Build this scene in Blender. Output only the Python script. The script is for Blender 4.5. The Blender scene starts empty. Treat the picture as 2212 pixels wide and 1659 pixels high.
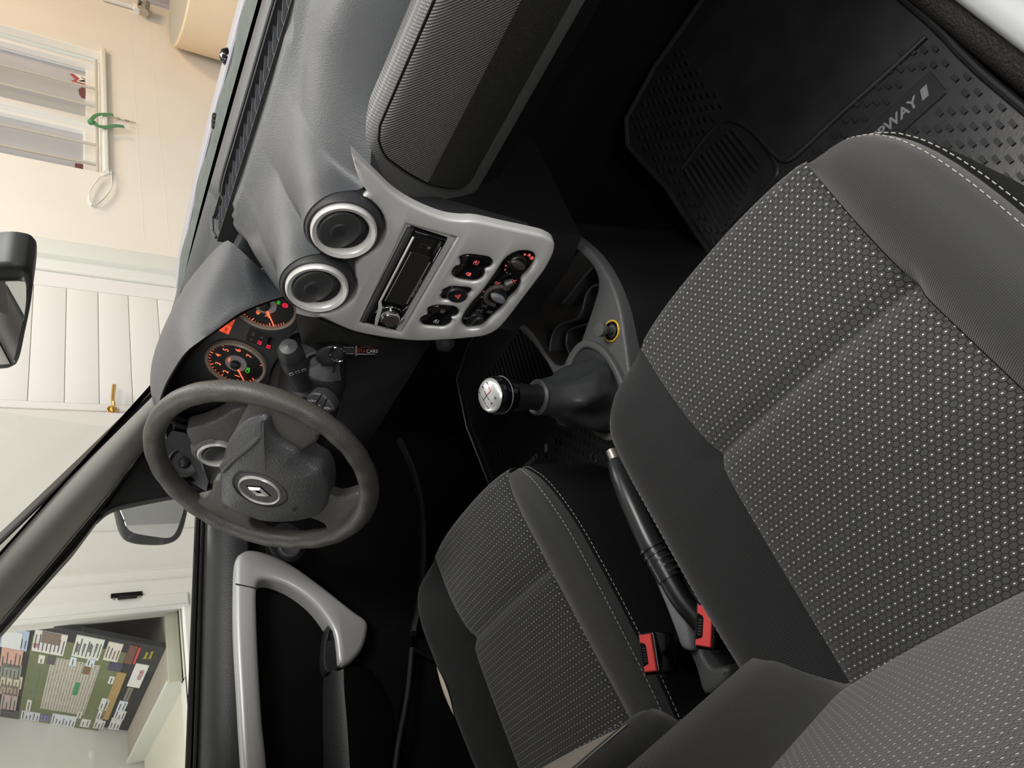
import bpy, bmesh, math, random
from mathutils import Vector, Matrix
from mathutils.geometry import tessellate_polygon
random.seed(7)
PI = math.pi
sc = bpy.context.scene
COL = sc.collection

# ------------------------------------------------------------------ camera, light, exposure
RM = [Vector((0.47707732755971527, -0.31521980518595016, -0.8203877823667995)),
      Vector((-0.6259928731531198, -0.777077087442286, -0.06545128003643698)),
      Vector((-0.6168712558467789, 0.5447822267486552, -0.56804930814576))]   # camera right, down, forward in the car frame
CAM = Vector((0.64433, -0.73763, 1.36263))
FPX = 1591.267
cd = bpy.data.cameras.new('camera')
co = bpy.data.objects.new('camera', cd)
COL.objects.link(co)
co.matrix_world = Matrix(((RM[0].x, -RM[1].x, -RM[2].x, CAM.x), (RM[0].y, -RM[1].y, -RM[2].y, CAM.y),
                          (RM[0].z, -RM[1].z, -RM[2].z, CAM.z), (0, 0, 0, 1)))
cd.sensor_width = 36.0
cd.lens = FPX / 2212 * 36.0
cd.clip_start = 0.01
sc.camera = co

w = bpy.data.worlds.new('world'); sc.world = w; w.use_nodes = True
w.node_tree.nodes['Background'].inputs[0].default_value = (0.9, 0.93, 1.0, 1)
w.node_tree.nodes['Background'].inputs[1].default_value = 0.3

def area(name, loc, size, power, col=(1, 1, 1), aim=None):
    l = bpy.data.lights.new(name, 'AREA'); l.shape = 'RECTANGLE'; l.size, l.size_y = size; l.energy = power; l.color = col
    o = bpy.data.objects.new(name, l); COL.objects.link(o); o.location = loc
    if aim: o.rotation_euler = (Vector(aim) - Vector(loc)).to_track_quat('-Z', 'Y').to_euler()
    return o
# the showroom's ceiling lamps (tubes in rows), two lamps added for the console and a warm lamp over the far end of the wall
area('ceiling_tubes', (-0.7, 2.2, 2.95), (1.4, 1.8), 66, (1.0, 0.97, 0.93))
area('ceiling_tubes', (1.25, 0.30, 2.95), (1.0, 1.0), 62, (1.0, 0.98, 0.96))
area('ceiling_tubes', (2.0, -0.2, 2.95), (1.2, 1.6), 22, (1.0, 0.98, 0.96))
area('ceiling_tubes', (-1.3, -1.0, 2.95), (0.8, 1.6), 20, (1.0, 0.97, 0.93))
area('ceiling_tubes', (-1.2, -2.9, 2.95), (1.2, 1.4), 50, (1.0, 0.98, 0.96))  # added at the rear to brighten the wall mirrored in the console
area('console_fill', (3.2, -2.9, 2.45), (1.4, 1.0), 75, (1.0, 0.98, 0.96), (0.1, -0.1, 1.0))  # unseen lamp added behind the seats to brighten the silver console
area('warm_lamp', (-0.7, 4.6, 2.6), (0.5, 0.5), 34, (1.0, 0.66, 0.36))
sc.view_settings.view_transform = 'Standard'
sc.view_settings.look = 'None'
sc.view_settings.gamma = 1.0
sc.view_settings.use_curve_mapping = False
sc.view_settings.exposure = 0.0
sc.cycles.max_bounces = 8
sc.cycles.transparent_max_bounces = 12
sc.cycles.caustics_reflective = False
sc.cycles.caustics_refractive = False

# ------------------------------------------------------------------ survey helpers: a sight line met with a real plane
def sight(px, py):
    return RM[0] * ((px - 1106) / FPX) + RM[1] * ((py - 829.5) / FPX) + RM[2]
def hit(px, py, o, n):
    v = sight(px, py); n = Vector(n); return CAM + v * ((Vector(o) - CAM).dot(n) / v.dot(n))
def HX(px, py, x): return hit(px, py, (x, 0, 0), (1, 0, 0))
def HY(px, py, y): return hit(px, py, (0, y, 0), (0, 1, 0))
def HZ(px, py, z): return hit(px, py, (0, 0, z), (0, 0, 1))

class Frame:
    def __init__(s, o, r, u):
        s.o = Vector(o); s.r = Vector(r).normalized(); u = Vector(u); s.u = (u - s.r * u.dot(s.r)).normalized(); s.n = s.r.cross(s.u)
    def p(s, a, b, c=0.0): return s.o + s.r * a + s.u * b + s.n * c
    def px(s, x, y, c=0.0):
        q = hit(x, y, s.o + s.n * c, s.n) - s.o; return (q.dot(s.r), q.dot(s.u))
    def sub(s, a, b, c=0.0, rot=0.0):
        r = s.r * math.cos(rot) + s.u * math.sin(rot); u = s.u * math.cos(rot) - s.r * math.sin(rot)
        return Frame(s.p(a, b, c), r, u)

# ------------------------------------------------------------------ materials
def mat(name, col, rough=0.5, metal=0.0, spec=0.5, grain=None, emit=None, coat=0.0, sheen=0.0, var=0.0, varscale=8.0):
    m = bpy.data.materials.new(name); m.use_nodes = True
    nt = m.node_tree; b = nt.nodes['Principled BSDF']
    b.inputs['Base Color'].default_value = (*col, 1); b.inputs['Roughness'].default_value = rough
    b.inputs['Metallic'].default_value = metal; b.inputs['Specular IOR Level'].default_value = spec
    b.inputs['Coat Weight'].default_value = coat; b.inputs['Sheen Weight'].default_value = sheen
    b.inputs['Sheen Roughness'].default_value = 0.5
    tc = nt.nodes.new('ShaderNodeTexCoord')
    if emit:
        b.inputs['Emission Color'].default_value = (*emit[0], 1); b.inputs['Emission Strength'].default_value = emit[1]
    if var:
        nz = nt.nodes.new('ShaderNodeTexNoise'); nz.inputs['Scale'].default_value = varscale; nz.inputs['Detail'].default_value = 6
        mx = nt.nodes.new('ShaderNodeMix'); mx.data_type = 'RGBA'
        mx.inputs[6].default_value = (*[c * (1 - var) for c in col], 1); mx.inputs[7].default_value = (*[min(1, c * (1 + var)) for c in col], 1)
        nt.links.new(tc.outputs['Object'], nz.inputs['Vector']); nt.links.new(nz.outputs['Fac'], mx.inputs[0]); nt.links.new(mx.outputs[2], b.inputs['Base Color'])
    if grain:
        scale, strength, dist = grain
        v = nt.nodes.new('ShaderNodeTexVoronoi'); v.inputs['Scale'].default_value = scale; v.feature = 'SMOOTH_F1'
        bp = nt.nodes.new('ShaderNodeBump'); bp.inputs['Strength'].default_value = strength; bp.inputs['Distance'].default_value = dist
        nt.links.new(tc.outputs['Object'], v.inputs['Vector']); nt.links.new(v.outputs['Distance'], bp.inputs['Height']); nt.links.new(bp.outputs['Normal'], b.inputs['Normal'])
    return m

def mathn(nt, op, a, b=None, c=None):
    n = nt.nodes.new('ShaderNodeMath'); n.operation = op
    for i, v in enumerate((a, b, c)):
        if v is None: continue
        if isinstance(v, (int, float)): n.inputs[i].default_value = v
        else: nt.links.new(v, n.inputs[i])
    return n.outputs[0]

def hex_fabric(name, base, line, dot, pitch, rough=0.9):
    """woven seat cloth: hexagon cells with dark outlines and a short pale thread in every second cell"""
    m = bpy.data.materials.new(name); m.use_nodes = True; nt = m.node_tree; b = nt.nodes['Principled BSDF']
    b.inputs['Roughness'].default_value = rough; b.inputs['Specular IOR Level'].default_value = 0.25; b.inputs['Sheen Weight'].default_value = 0.25
    uv = nt.nodes.new('ShaderNodeUVMap'); sp = nt.nodes.new('ShaderNodeSeparateXYZ'); nt.links.new(uv.outputs[0], sp.inputs[0])
    x = mathn(nt, 'MULTIPLY', sp.outputs[0], 1 / pitch); y = mathn(nt, 'MULTIPLY', sp.outputs[1], 1 / (pitch * 0.74))
    R3 = math.sqrt(3)
    def cell(ox, oy):
        cx = mathn(nt, 'SUBTRACT', mathn(nt, 'FLOORED_MODULO', mathn(nt, 'ADD', x, ox), 1.0), 0.5)
        cy = mathn(nt, 'SUBTRACT', mathn(nt, 'FLOORED_MODULO', mathn(nt, 'ADD', y, oy), R3), R3 / 2)
        return mathn(nt, 'ABSOLUTE', cx), mathn(nt, 'ABSOLUTE', cy)
    def hd(c): return mathn(nt, 'MAXIMUM', c[0], mathn(nt, 'ADD', mathn(nt, 'MULTIPLY', c[1], R3 / 2), mathn(nt, 'MULTIPLY', c[0], 0.5)))
    ca = cell(0, 0)
    d = mathn(nt, 'MINIMUM', hd(ca), hd(cell(0.5, R3 / 2)))
    edge = nt.nodes.new('ShaderNodeMapRange'); edge.inputs[1].default_value = 0.40; edge.inputs[2].default_value = 0.47
    nt.links.new(d, edge.inputs[0])
    # a pale thread in the middle of every cell of every second row
    isdot = mathn(nt, 'MULTIPLY', mathn(nt, 'LESS_THAN', ca[0], 0.115), mathn(nt, 'LESS_THAN', ca[1], 0.085))
    mx = nt.nodes.new('ShaderNodeMix'); mx.data_type = 'RGBA'; mx.inputs[6].default_value = (*base, 1); mx.inputs[7].default_value = (*line, 1)
    nt.links.new(edge.outputs[0], mx.inputs[0])
    m2 = nt.nodes.new('ShaderNodeMix'); m2.data_type = 'RGBA'; m2.inputs[7].default_value = (*dot, 1)
    nt.links.new(isdot, m2.inputs[0]); nt.links.new(mx.outputs[2], m2.inputs[6]); nt.links.new(m2.outputs[2], b.inputs['Base Color'])
    h = mathn(nt, 'SUBTRACT', 1.0, edge.outputs[0])
    bp = nt.nodes.new('ShaderNodeBump'); bp.inputs['Strength'].default_value = 0.5; bp.inputs['Distance'].default_value = 0.0008
    nt.links.new(h, bp.inputs['Height']); nt.links.new(bp.outputs['Normal'], b.inputs['Normal'])
    return m

def ribbed(name, col, pitch, rough, axis=0, depth=0.0004, spec=0.3, both=False, sheen=0.0, coords='UV', metal=0.0):
    """fine rib / twill / grid relief, in metres"""
    m = bpy.data.materials.new(name); m.use_nodes = True; nt = m.node_tree; b = nt.nodes['Principled BSDF']
    b.inputs['Base Color'].default_value = (*col, 1); b.inputs['Roughness'].default_value = rough; b.inputs['Specular IOR Level'].default_value = spec
    b.inputs['Sheen Weight'].default_value = sheen; b.inputs['Metallic'].default_value = metal
    if coords == 'UV': src = nt.nodes.new('ShaderNodeUVMap').outputs[0]
    else: src = nt.nodes.new('ShaderNodeTexCoord').outputs['Object']
    sp = nt.nodes.new('ShaderNodeSeparateXYZ'); nt.links.new(src, sp.inputs[0])
    def wv(k): return mathn(nt, 'SINE', mathn(nt, 'MULTIPLY', sp.outputs[k], 2 * PI / pitch))
    h = wv(axis if not both else 0)
    if both: h = mathn(nt, 'MULTIPLY', h, wv(both))
    bp = nt.nodes.new('ShaderNodeBump'); bp.inputs['Strength'].default_value = 0.6; bp.inputs['Distance'].default_value = depth
    nt.links.new(h, bp.inputs['Height']); nt.links.new(bp.outputs['Normal'], b.inputs['Normal'])
    return m

def glass(name, tint=(0.97, 0.98, 0.97), refl=0.06):
    m = bpy.data.materials.new(name); m.use_nodes = True; nt = m.node_tree
    for n in list(nt.nodes): nt.nodes.remove(n)
    out = nt.nodes.new('ShaderNodeOutputMaterial'); t = nt.nodes.new('ShaderNodeBsdfTransparent'); g = nt.nodes.new('ShaderNodeBsdfGlossy')
    t.inputs[0].default_value = (*tint, 1); g.inputs['Roughness'].default_value = 0.02
    mx = nt.nodes.new('ShaderNodeMixShader'); mx.inputs[0].default_value = refl
    nt.links.new(t.outputs[0], mx.inputs[1]); nt.links.new(g.outputs[0], mx.inputs[2]); nt.links.new(mx.outputs[0], out.inputs[0])
    return m

M = {}
M['dash'] = mat('dash_plastic', (0.055, 0.058, 0.063), 0.46, grain=(620, 0.55, 0.0006), var=0.08, varscale=30)
M['dash_dark'] = mat('lower_plastic', (0.022, 0.022, 0.024), 0.55, grain=(620, 0.5, 0.0006))
M['black'] = mat('black_plastic', (0.008, 0.008, 0.009), 0.4)
M['matt_black'] = mat('matt_black', (0.004, 0.004, 0.0045), 0.9, spec=0.1)
M['gloss_black'] = mat('gloss_black', (0.004, 0.004, 0.005), 0.08)
M['silver'] = mat('silver_paint', (0.60, 0.60, 0.59), 0.36, metal=0.30)
M['silver_ring'] = mat('satin_silver_ring', (0.72, 0.71, 0.69), 0.30, metal=0.35)
M['chrome'] = mat('chrome', (0.75, 0.75, 0.75), 0.12, metal=1.0)
M['vent'] = mat('vent_plastic', (0.040, 0.041, 0.043), 0.42)
M['wheel'] = mat('wheel_leather', (0.072, 0.068, 0.061), 0.46, grain=(420, 0.45, 0.0008), var=0.12, varscale=14)
M['pad'] = mat('wheel_pad', (0.070, 0.071, 0.075), 0.40, grain=(380, 0.8, 0.0009))
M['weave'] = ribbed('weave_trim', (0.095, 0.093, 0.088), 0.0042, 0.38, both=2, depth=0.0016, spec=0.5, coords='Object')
M['weave_dark'] = ribbed('weave_trim_lower', (0.024, 0.0235, 0.0225), 0.0036, 0.45, both=2, depth=0.0006, coords='Object')  # darker copy of the weave; paints shade into the lower glove box lid
M['weave_light'] = ribbed('weave_trim_light', (0.10, 0.10, 0.098), 0.0042, 0.38, both=2, depth=0.0005, spec=0.5, coords='Object')
M['pillar'] = mat('pillar_trim', (0.52, 0.50, 0.46), 0.8, grain=(900, 0.3, 0.0003))
M['carpet'] = mat('carpet', (0.0045, 0.0045, 0.005), 0.95, spec=0.05, grain=(500, 0.8, 0.001))
M['rubber'] = mat('mat_rubber', (0.018, 0.018, 0.019), 0.33, grain=(300, 0.25, 0.0003), var=0.45, varscale=22)
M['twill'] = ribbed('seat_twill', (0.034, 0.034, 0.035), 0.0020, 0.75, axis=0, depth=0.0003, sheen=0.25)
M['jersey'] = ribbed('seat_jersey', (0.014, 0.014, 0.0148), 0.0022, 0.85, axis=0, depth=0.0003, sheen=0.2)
M['skirt'] = mat('seat_skirt', (0.007, 0.007, 0.0075), 0.9, spec=0.15)
M['hex'] = hex_fabric('hex_cloth', (0.046, 0.046, 0.045), (0.008, 0.008, 0.010), (0.62, 0.62, 0.58), 0.0076)
M['thread'] = mat('stitch_thread', (0.42, 0.41, 0.38), 0.8)
M['grey_trim'] = mat('grey_trim', (0.15, 0.155, 0.165), 0.5, grain=(520, 0.5, 0.0006))
M['console'] = mat('console_plastic', (0.075, 0.075, 0.077), 0.5, grain=(700, 0.7, 0.0006))
M['boot'] = mat('boot_leatherette', (0.030, 0.032, 0.033), 0.34)
M['brake'] = mat('brake_grip', (0.022, 0.023, 0.025), 0.28)
M['red'] = mat('buckle_red', (0.62, 0.045, 0.04), 0.45)
M['yellow'] = mat('lighter_ring', (0.70, 0.42, 0.03), 0.4)
M['door_cloth'] = mat('door_cloth', (0.0065, 0.006, 0.0062), 0.9, spec=0.15)
M['door_plastic'] = mat('door_plastic', (0.030, 0.031, 0.033), 0.45, grain=(560, 0.5, 0.0006))
M['seal'] = mat('rubber_seal', (0.006, 0.006, 0.0065), 0.45)
M['glow_orange'] = mat('gauge_orange', (0.2, 0.02, 0.01), 0.5, emit=((1.0, 0.16, 0.06), 1.6))
M['glow_lcd'] = mat('gauge_display', (0.2, 0.03, 0.01), 0.5, emit=((1.0, 0.10, 0.04), 0.9))
M['glow_red'] = mat('lamp_red', (0.2, 0.0, 0.02), 0.5, emit=((1.0, 0.02, 0.06), 0.9))
M['glow_soft'] = mat('symbol_red', (0.2, 0.02, 0.02), 0.5, emit=((1.0, 0.14, 0.12), 0.55))
M['glow_green'] = mat('lamp_green', (0.0, 0.2, 0.01), 0.5, emit=((0.08, 0.9, 0.06), 0.5))
M['print'] = mat('white_print', (0.55, 0.55, 0.55), 0.6)
M['print_dim'] = mat('grey_print', (0.16, 0.16, 0.16), 0.6)
M['print_black'] = mat('black_print', (0.01, 0.01, 0.01), 0.6)
M['print_red'] = mat('red_print', (0.45, 0.02, 0.03), 0.6)
M['yellow_print'] = mat('yellow_print', (0.75, 0.62, 0.05), 0.6)
M['ink'] = mat('dark_ink', (0.10, 0.09, 0.10), 0.6)
M['maroon'] = mat('maroon_print', (0.17, 0.055, 0.06), 0.6)
M['sticker_red'] = mat('sticker_red', (0.42, 0.06, 0.07), 0.6)
M['bezel'] = mat('dial_bezel', (0.40, 0.34, 0.27), 0.4)
M['dial'] = mat('dial_face', (0.012, 0.011, 0.011), 0.5)
M['cluster'] = mat('cluster_face', (0.045, 0.046, 0.050), 0.35)
M['hub'] = mat('dial_hub', (0.40, 0.39, 0.38), 0.4)
M['screen'] = mat('screen_face', (0.012, 0.012, 0.013), 0.15)
M['knob_bronze'] = mat('control_ring', (0.045, 0.038, 0.034), 0.35)
M['cup'] = mat('cup_well', (0.020, 0.018, 0.017), 0.5)
M['mirror'] = mat('mirror_glass', (0.80, 0.82, 0.82), 0.02, metal=1.0)
M['wind'] = glass('windshield_glass', refl=0.03)
M['side'] = glass('side_glass', (0.95, 0.97, 0.95), 0.05)
M['wall'] = mat('plaster', (0.80, 0.76, 0.69), 0.85, var=0.05, varscale=3)
M['wall_white'] = mat('white_plaster', (0.68, 0.662, 0.628), 0.8, var=0.03, varscale=4)
M['ceil'] = mat('ceiling_paint', (0.8, 0.8, 0.78), 0.9)
M['ground'] = mat('floor_tile', (0.35, 0.35, 0.34), 0.5, var=0.08)
M['plank'] = mat('white_lacquer', (0.80, 0.78, 0.76), 0.22, coat=0.3)
M['frame_white'] = mat('frame_paint', (0.78, 0.765, 0.73), 0.4)
M['frame_green'] = mat('pale_green_paint', (0.72, 0.73, 0.68), 0.6)
M['bar'] = mat('window_bar', (0.50, 0.46, 0.41), 0.5)
M['pane'] = mat('window_pane', (0.46, 0.47, 0.50), 0.12, var=0.15, varscale=2)
M['brass'] = mat('brass', (0.75, 0.50, 0.20), 0.25, metal=1.0)
M['ribbon'] = mat('green_ribbon', (0.08, 0.24, 0.11), 0.7)
M['steel'] = mat('steel', (0.45, 0.42, 0.38), 0.35, metal=0.8)
M['drum'] = mat('drum_concrete', (0.78, 0.62, 0.44), 0.75, var=0.08, varscale=10)
M['drum_top'] = mat('drum_top', (0.42, 0.42, 0.38), 0.7)
M['lavender'] = mat('lilac_paint', (0.40, 0.39, 0.45), 0.6, var=0.12)
M['cowl'] = mat('cowl_plastic', (0.12, 0.135, 0.125), 0.8, spec=0.15, var=0.3, varscale=40)
M['hood'] = mat('bonnet_paint', (0.32, 0.31, 0.33), 0.5, metal=0.1)
M['white_body'] = mat('body_paint', (0.50, 0.51, 0.51), 0.3, coat=0.3)
M['grit'] = mat('dusty_scuff', (0.045, 0.042, 0.038), 0.7, grain=(260, 0.8, 0.002), var=0.5, varscale=120)
M['foam'] = mat('seat_foam', (0.75, 0.65, 0.54), 0.9, grain=(300, 0.5, 0.001))
M['beige'] = mat('beige_cloth', (0.33, 0.30, 0.26), 0.9)
M['knob_cap'] = mat('knob_cap', (0.72, 0.72, 0.72), 0.28, metal=0.7)
M['headliner'] = mat('headliner', (0.45, 0.44, 0.42), 0.9)

# ------------------------------------------------------------------ mesh helpers
ORG = {}
def link(name, me, parent=None, kind=None):
    o = bpy.data.objects.new(name, me); COL.objects.link(o)
    if parent is not None:
        o.parent = parent; ORG[o.name] = ORG[parent.name].copy()
    else: ORG[o.name] = Vector((0, 0, 0))
    if kind: o['kind'] = kind
    return o
def tag(o, label, cat, group=None):
    o['label'] = label; o['category'] = cat
    if group: o['group'] = group
    return o
def thing(name, label, cat, loc, group=None):
    o = bpy.data.objects.new(name, None); COL.objects.link(o); o.location = loc; o.empty_display_size = 0.05
    ORG[o.name] = Vector(loc); return tag(o, label, cat, group)
def build(name, geo, m, parent=None, smooth=True, angle=0.6, kind=None, uvs=None):
    vs, fs = geo
    off = ORG[parent.name] if parent is not None else None
    if parent is None and kind != 'structure':
        # a top-level mesh sits at its own base
        xs = [v[0] for v in vs]; ys = [v[1] for v in vs]; zs = [v[2] for v in vs]
        off = Vector(((min(xs) + max(xs)) / 2, (min(ys) + max(ys)) / 2, min(zs)))
    me = bpy.data.meshes.new(name)
    o3 = off or Vector((0, 0, 0))
    me.from_pydata([(v[0] - o3.x, v[1] - o3.y, v[2] - o3.z) for v in vs], [], fs)
    if uvs:
        ul = me.uv_layers.new(name='UVMap')
        for lp in me.loops: ul.data[lp.index].uv = uvs[lp.vertex_index]
    me.materials.append(m); me.update()
    if smooth:
        me.polygons.foreach_set('use_smooth', [True] * len(me.polygons)); me.set_sharp_from_angle(angle=angle)
    ob = link(name, me, parent, kind)
    if parent is None and off is not None:
        ob.location = off; ORG[ob.name] = off.copy()
    return ob
def join(*geos):
    V, F = [], []
    for vs, fs in geos:
        k = len(V); V += [tuple(v) for v in vs]; F += [tuple(i + k for i in f) for f in fs]
    return V, F
def catmull(pts, n=6, closed=False):
    P = [Vector(p) for p in pts]; L = len(P); out = []
    rng = range(L) if closed else range(L - 1)
    for i in rng:
        a = P[(i - 1) % L] if closed or i > 0 else P[0] * 2 - P[1]
        b = P[i]; c = P[(i + 1) % L]
        d = P[(i + 2) % L] if closed or i + 2 < L else P[-1] * 2 - P[-2]
        for k in range(n):
            t = k / n
            out.append(0.5 * ((2 * b) + (c - a) * t + (2 * a - 5 * b + 4 * c - d) * t * t + (3 * b - a - 3 * c + d) * t ** 3))
    if not closed: out.append(P[-1])
    return out
def smooth2(pts, n=5):
    return [(p.x, p.y) for p in catmull([(a, b, 0) for a, b in pts], n, True)]
def resample(pts, n):
    P = [Vector(p) for p in pts]; d = [0]
    for a, b in zip(P, P[1:]): d.append(d[-1] + (b - a).length)
    out = []; j = 0
    for k in range(n):
        s = d[-1] * k / (n - 1)
        while j < len(P) - 2 and d[j + 1] < s: j += 1
        t = 0 if d[j + 1] == d[j] else (s - d[j]) / (d[j + 1] - d[j])
        out.append(P[j].lerp(P[j + 1], min(1, t)))
    return out
def interp(tab, x):
    if x <= tab[0][0]: return tab[0][1]
    for (a, va), (b, vb) in zip(tab, tab[1:]):
        if x <= b: return va + (vb - va) * (x - a) / (b - a)
    return tab[-1][1]
def grid(rows, closed=False):
    n = len(rows[0]); V = [tuple(p) for r in rows for p in r]; F = []
    for i in range(len(rows) - 1):
        for j in range(n if closed else n - 1):
            k = (j + 1) % n; F.append((i * n + j, i * n + k, (i + 1) * n + k, (i + 1) * n + j))
    return V, F
def area2(l): return sum(l[i][0] * l[(i + 1) % len(l)][1] - l[(i + 1) % len(l)][0] * l[i][1] for i in range(len(l))) / 2
def offset2(l, d):
    out = []; n = len(l)
    for i in range(n):
        a, b, c = Vector(l[i - 1]), Vector(l[i]), Vector(l[(i + 1) % n])
        e1 = (b - a); e2 = (c - b)
        if e1.length < 1e-9 or e2.length < 1e-9: out.append(tuple(b)); continue
        e1.normalize(); e2.normalize(); n1 = Vector((-e1.y, e1.x)); n2 = Vector((-e2.y, e2.x)); m = n1 + n2
        if m.length < 1e-6: m = n1.copy()
        m.normalize(); k = d / max(0.5, m.dot(n1)); out.append((b.x + m.x * k, b.y + m.y * k))
    return out
def plate(fr, outer, holes=(), w0=-0.01, w1=0.0, bev=0.002, back=True, dome=None):
    """solid plate with rounded edges (and holes) in a frame; dome = [(scale, rise)] bulges the face"""
    outer = list(outer)
    if area2(outer) < 0: outer = outer[::-1]
    hs = [list(h) if area2(h) < 0 else list(h)[::-1] for h in holes]
    V, F = [], []
    def ring(l, wv):
        k = len(V); V.extend(fr.p(a, b, wv) for a, b in l); return list(range(k, k + len(l)))
    def strip(a, b):
        n = len(a)
        for i in range(n): F.append((a[i], a[(i + 1) % n], b[(i + 1) % n], b[i]))
    face_loops = []
    for li, l in enumerate([outer] + hs):
        rs = [ring(l, w0)]
        steps = (90, 60, 30, 0) if bev > 0.0015 else (90, 0)
        for a in steps:
            ar = math.radians(a)
            rs.append(ring(offset2(l, bev * (1 - math.sin(ar))), w1 - bev * (1 - math.cos(ar))))
        for a, b in zip(rs, rs[1:]): strip(a, b)
        face_loops.append((offset2(l, bev), rs[-1]))
    if dome:
        l0, r0 = face_loops[0]
        cx = sum(p[0] for p in l0) / len(l0); cy = sum(p[1] for p in l0) / len(l0)
        for s, h in dome:
            r1 = ring([(cx + (a - cx) * s, cy + (b - cy) * s) for a, b in l0], w1 + h); strip(r0, r1); r0 = r1
        k = len(V); V.append(fr.p(cx, cy, w1 + dome[-1][1]))
        for i in range(len(r0)): F.append((r0[i], r0[(i + 1) % len(r0)], k))
    else:
        idx = [i for _, r in face_loops for i in r]
        for t in tessellate_polygon([[Vector((a, b, 0)) for a, b in l] for l, _ in face_loops]):
            p = [V[idx[i]] for i in t]
            nn = (p[1] - p[0]).cross(p[2] - p[0])
            F.append(tuple(idx[i] for i in (t if nn.dot(fr.n) > 0 else t[::-1])))
    return V, F
def rrect(cx, cy, wd, ht, r, n=4):
    out = []
    for sx, sy, a0 in ((1, 1, 0), (-1, 1, 90), (-1, -1, 180), (1, -1, 270)):
        for k in range(n + 1):
            a = math.radians(a0 + 90 * k / n); out.append((cx + sx * (wd / 2 - r) + r * math.cos(a), cy + sy * (ht / 2 - r) + r * math.sin(a)))
    return out
def ell(cx, cy, rx, ry, n=32): return [(cx + rx * math.cos(2 * PI * k / n), cy + ry * math.sin(2 * PI * k / n)) for k in range(n)]
def tube(path, r, seg=10, closed=False, flat=None, up=(0, 0, 1), caps=True):
    P = [Vector(p) for p in path]; n = len(P); rs = r if isinstance(r, (list, tuple)) else [r] * n
    rows = []; upv = Vector(up)
    for i in range(n):
        t = (P[(i + 1) % n] - P[i - 1]) if closed or 0 < i < n - 1 else (P[1] - P[0] if i == 0 else P[-1] - P[-2])
        t.normalize(); a = t.cross(upv)
        if a.length < 1e-4: a = t.cross(Vector((1, 0, 0)))
        a.normalize(); b = a.cross(t); b.normalize()
        fx, fy = flat if flat else (1, 1)
        rows.append([P[i] + (a * math.cos(2 * PI * k / seg) * fx + b * math.sin(2 * PI * k / seg) * fy) * rs[i] for k in range(seg)])
    if closed: rows.append(rows[0])
    V, F = grid(rows, True)
    if caps and not closed: F.append(tuple(range(seg))[::-1]); F.append(tuple(range(len(V) - seg, len(V))))
    return V, F
def lathe(fr, prof, seg=32, cx=0, cy=0, sx=1.0):
    rows = [[fr.p(cx + r * sx * math.cos(2 * PI * k / seg), cy + r * math.sin(2 * PI * k / seg), wv) for k in range(seg)] for r, wv in prof]
    return grid(rows, True)
def boxf(fr, a0, a1, b0, b1, c0, c1):
    V = [fr.p(a, b, c) for c in (c0, c1) for b in (b0, b1) for a in (a0, a1)]
    return V, [(0, 2, 3, 1), (4, 5, 7, 6), (0, 1, 5, 4), (2, 6, 7, 3), (0, 4, 6, 2), (1, 3, 7, 5)]
WF = Frame((0, 0, 0), (1, 0, 0), (0, 1, 0))
def box(x0, x1, y0, y1, z0, z1): return boxf(WF, x0, x1, y0, y1, z0, z1)
def text(name, s, size, fr, m, parent, depth=0.0004, align='CENTER', shear=0.0, spacing=1.0, bold=0.0):
    cu = bpy.data.curves.new('t', 'FONT'); cu.body = s; cu.size = size; cu.align_x = align; cu.align_y = 'CENTER'; cu.extrude = depth / 2; cu.shear = shear
    cu.offset = bold; cu.space_character = spacing; cu.resolution_u = 3
    to = bpy.data.objects.new('t', cu); COL.objects.link(to)
    dg = bpy.context.evaluated_depsgraph_get(); me = bpy.data.meshes.new_from_object(to.evaluated_get(dg))
    geo = ([fr.p(v.co.x, v.co.y, v.co.z + depth / 2) for v in me.vertices], [tuple(p.vertices) for p in me.polygons])
    bpy.data.objects.remove(to); bpy.data.curves.remove(cu); bpy.data.meshes.remove(me)
    return build(name, geo, m, parent, smooth=False)

def S(name, geo, m, **k): return build(name, geo, m, None, kind='structure', **k)

# ================================================================== the showroom around the car
XW = -2.1                                    # plane of the wall beside the car
wl = Frame((XW, 0, 0), (0, 1, 0), (0, 0, 1))
yz = lambda x, y, d=0.0: (lambda q: (q.y, q.z))(HX(x, y, XW + d))
win_y0, win_y1 = yz(235, 376)[0], yz(233, 118)[0]
win_z = yz(222, 250)[1]
dr_y0, dr_y1 = yz(200, 889)[0], yz(200, 566)[0]
ds_y1 = yz(240, 1318)[0]; ds_z = yz(400, 1420)[1]
S('floor', box(-3.4, 4.2, -4.2, 7.2, -0.05, 0.0), M['ground'], smooth=False)
S('ceiling', box(-3.4, 4.2, -4.2, 7.2, 3.0, 3.05), M['ceil'], smooth=False)
S('wall_front', box(XW, 4.2, 7.0, 7.1, 0, 3.0), M['wall'], smooth=False)
S('wall_back', box(XW, 4.2, -4.1, -4.0, 0, 3.0), M['ground'], smooth=False)
S('wall_right', box(4.0, 4.1, -4.0, 7.0, 0, 3.0), M['ground'], smooth=False)
rect = lambda a, b, c, d: [(a, c), (b, c), (b, d), (a, d)]
wall = S('wall_left', plate(wl, rect(dr_y1, 7.0, 0, 3.0), [rect(win_y0, win_y1, win_z, 1.95)], w0=-0.16, w1=0, bev=0.004), M['wall'], smooth=False)
S('wall_left_rear', plate(wl, rect(-4.0, dr_y0, 0, 3.0), [rect(-1.3, ds_y1, ds_z, 2.1)], w0=-0.10, w1=0, bev=0.004), M['wall_white'], smooth=False)
S('wall_left_top', plate(wl, rect(dr_y0, dr_y1, 2.05, 3.0), w0=-0.10, w1=0, bev=0.001), M['wall_white'], smooth=False)
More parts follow.
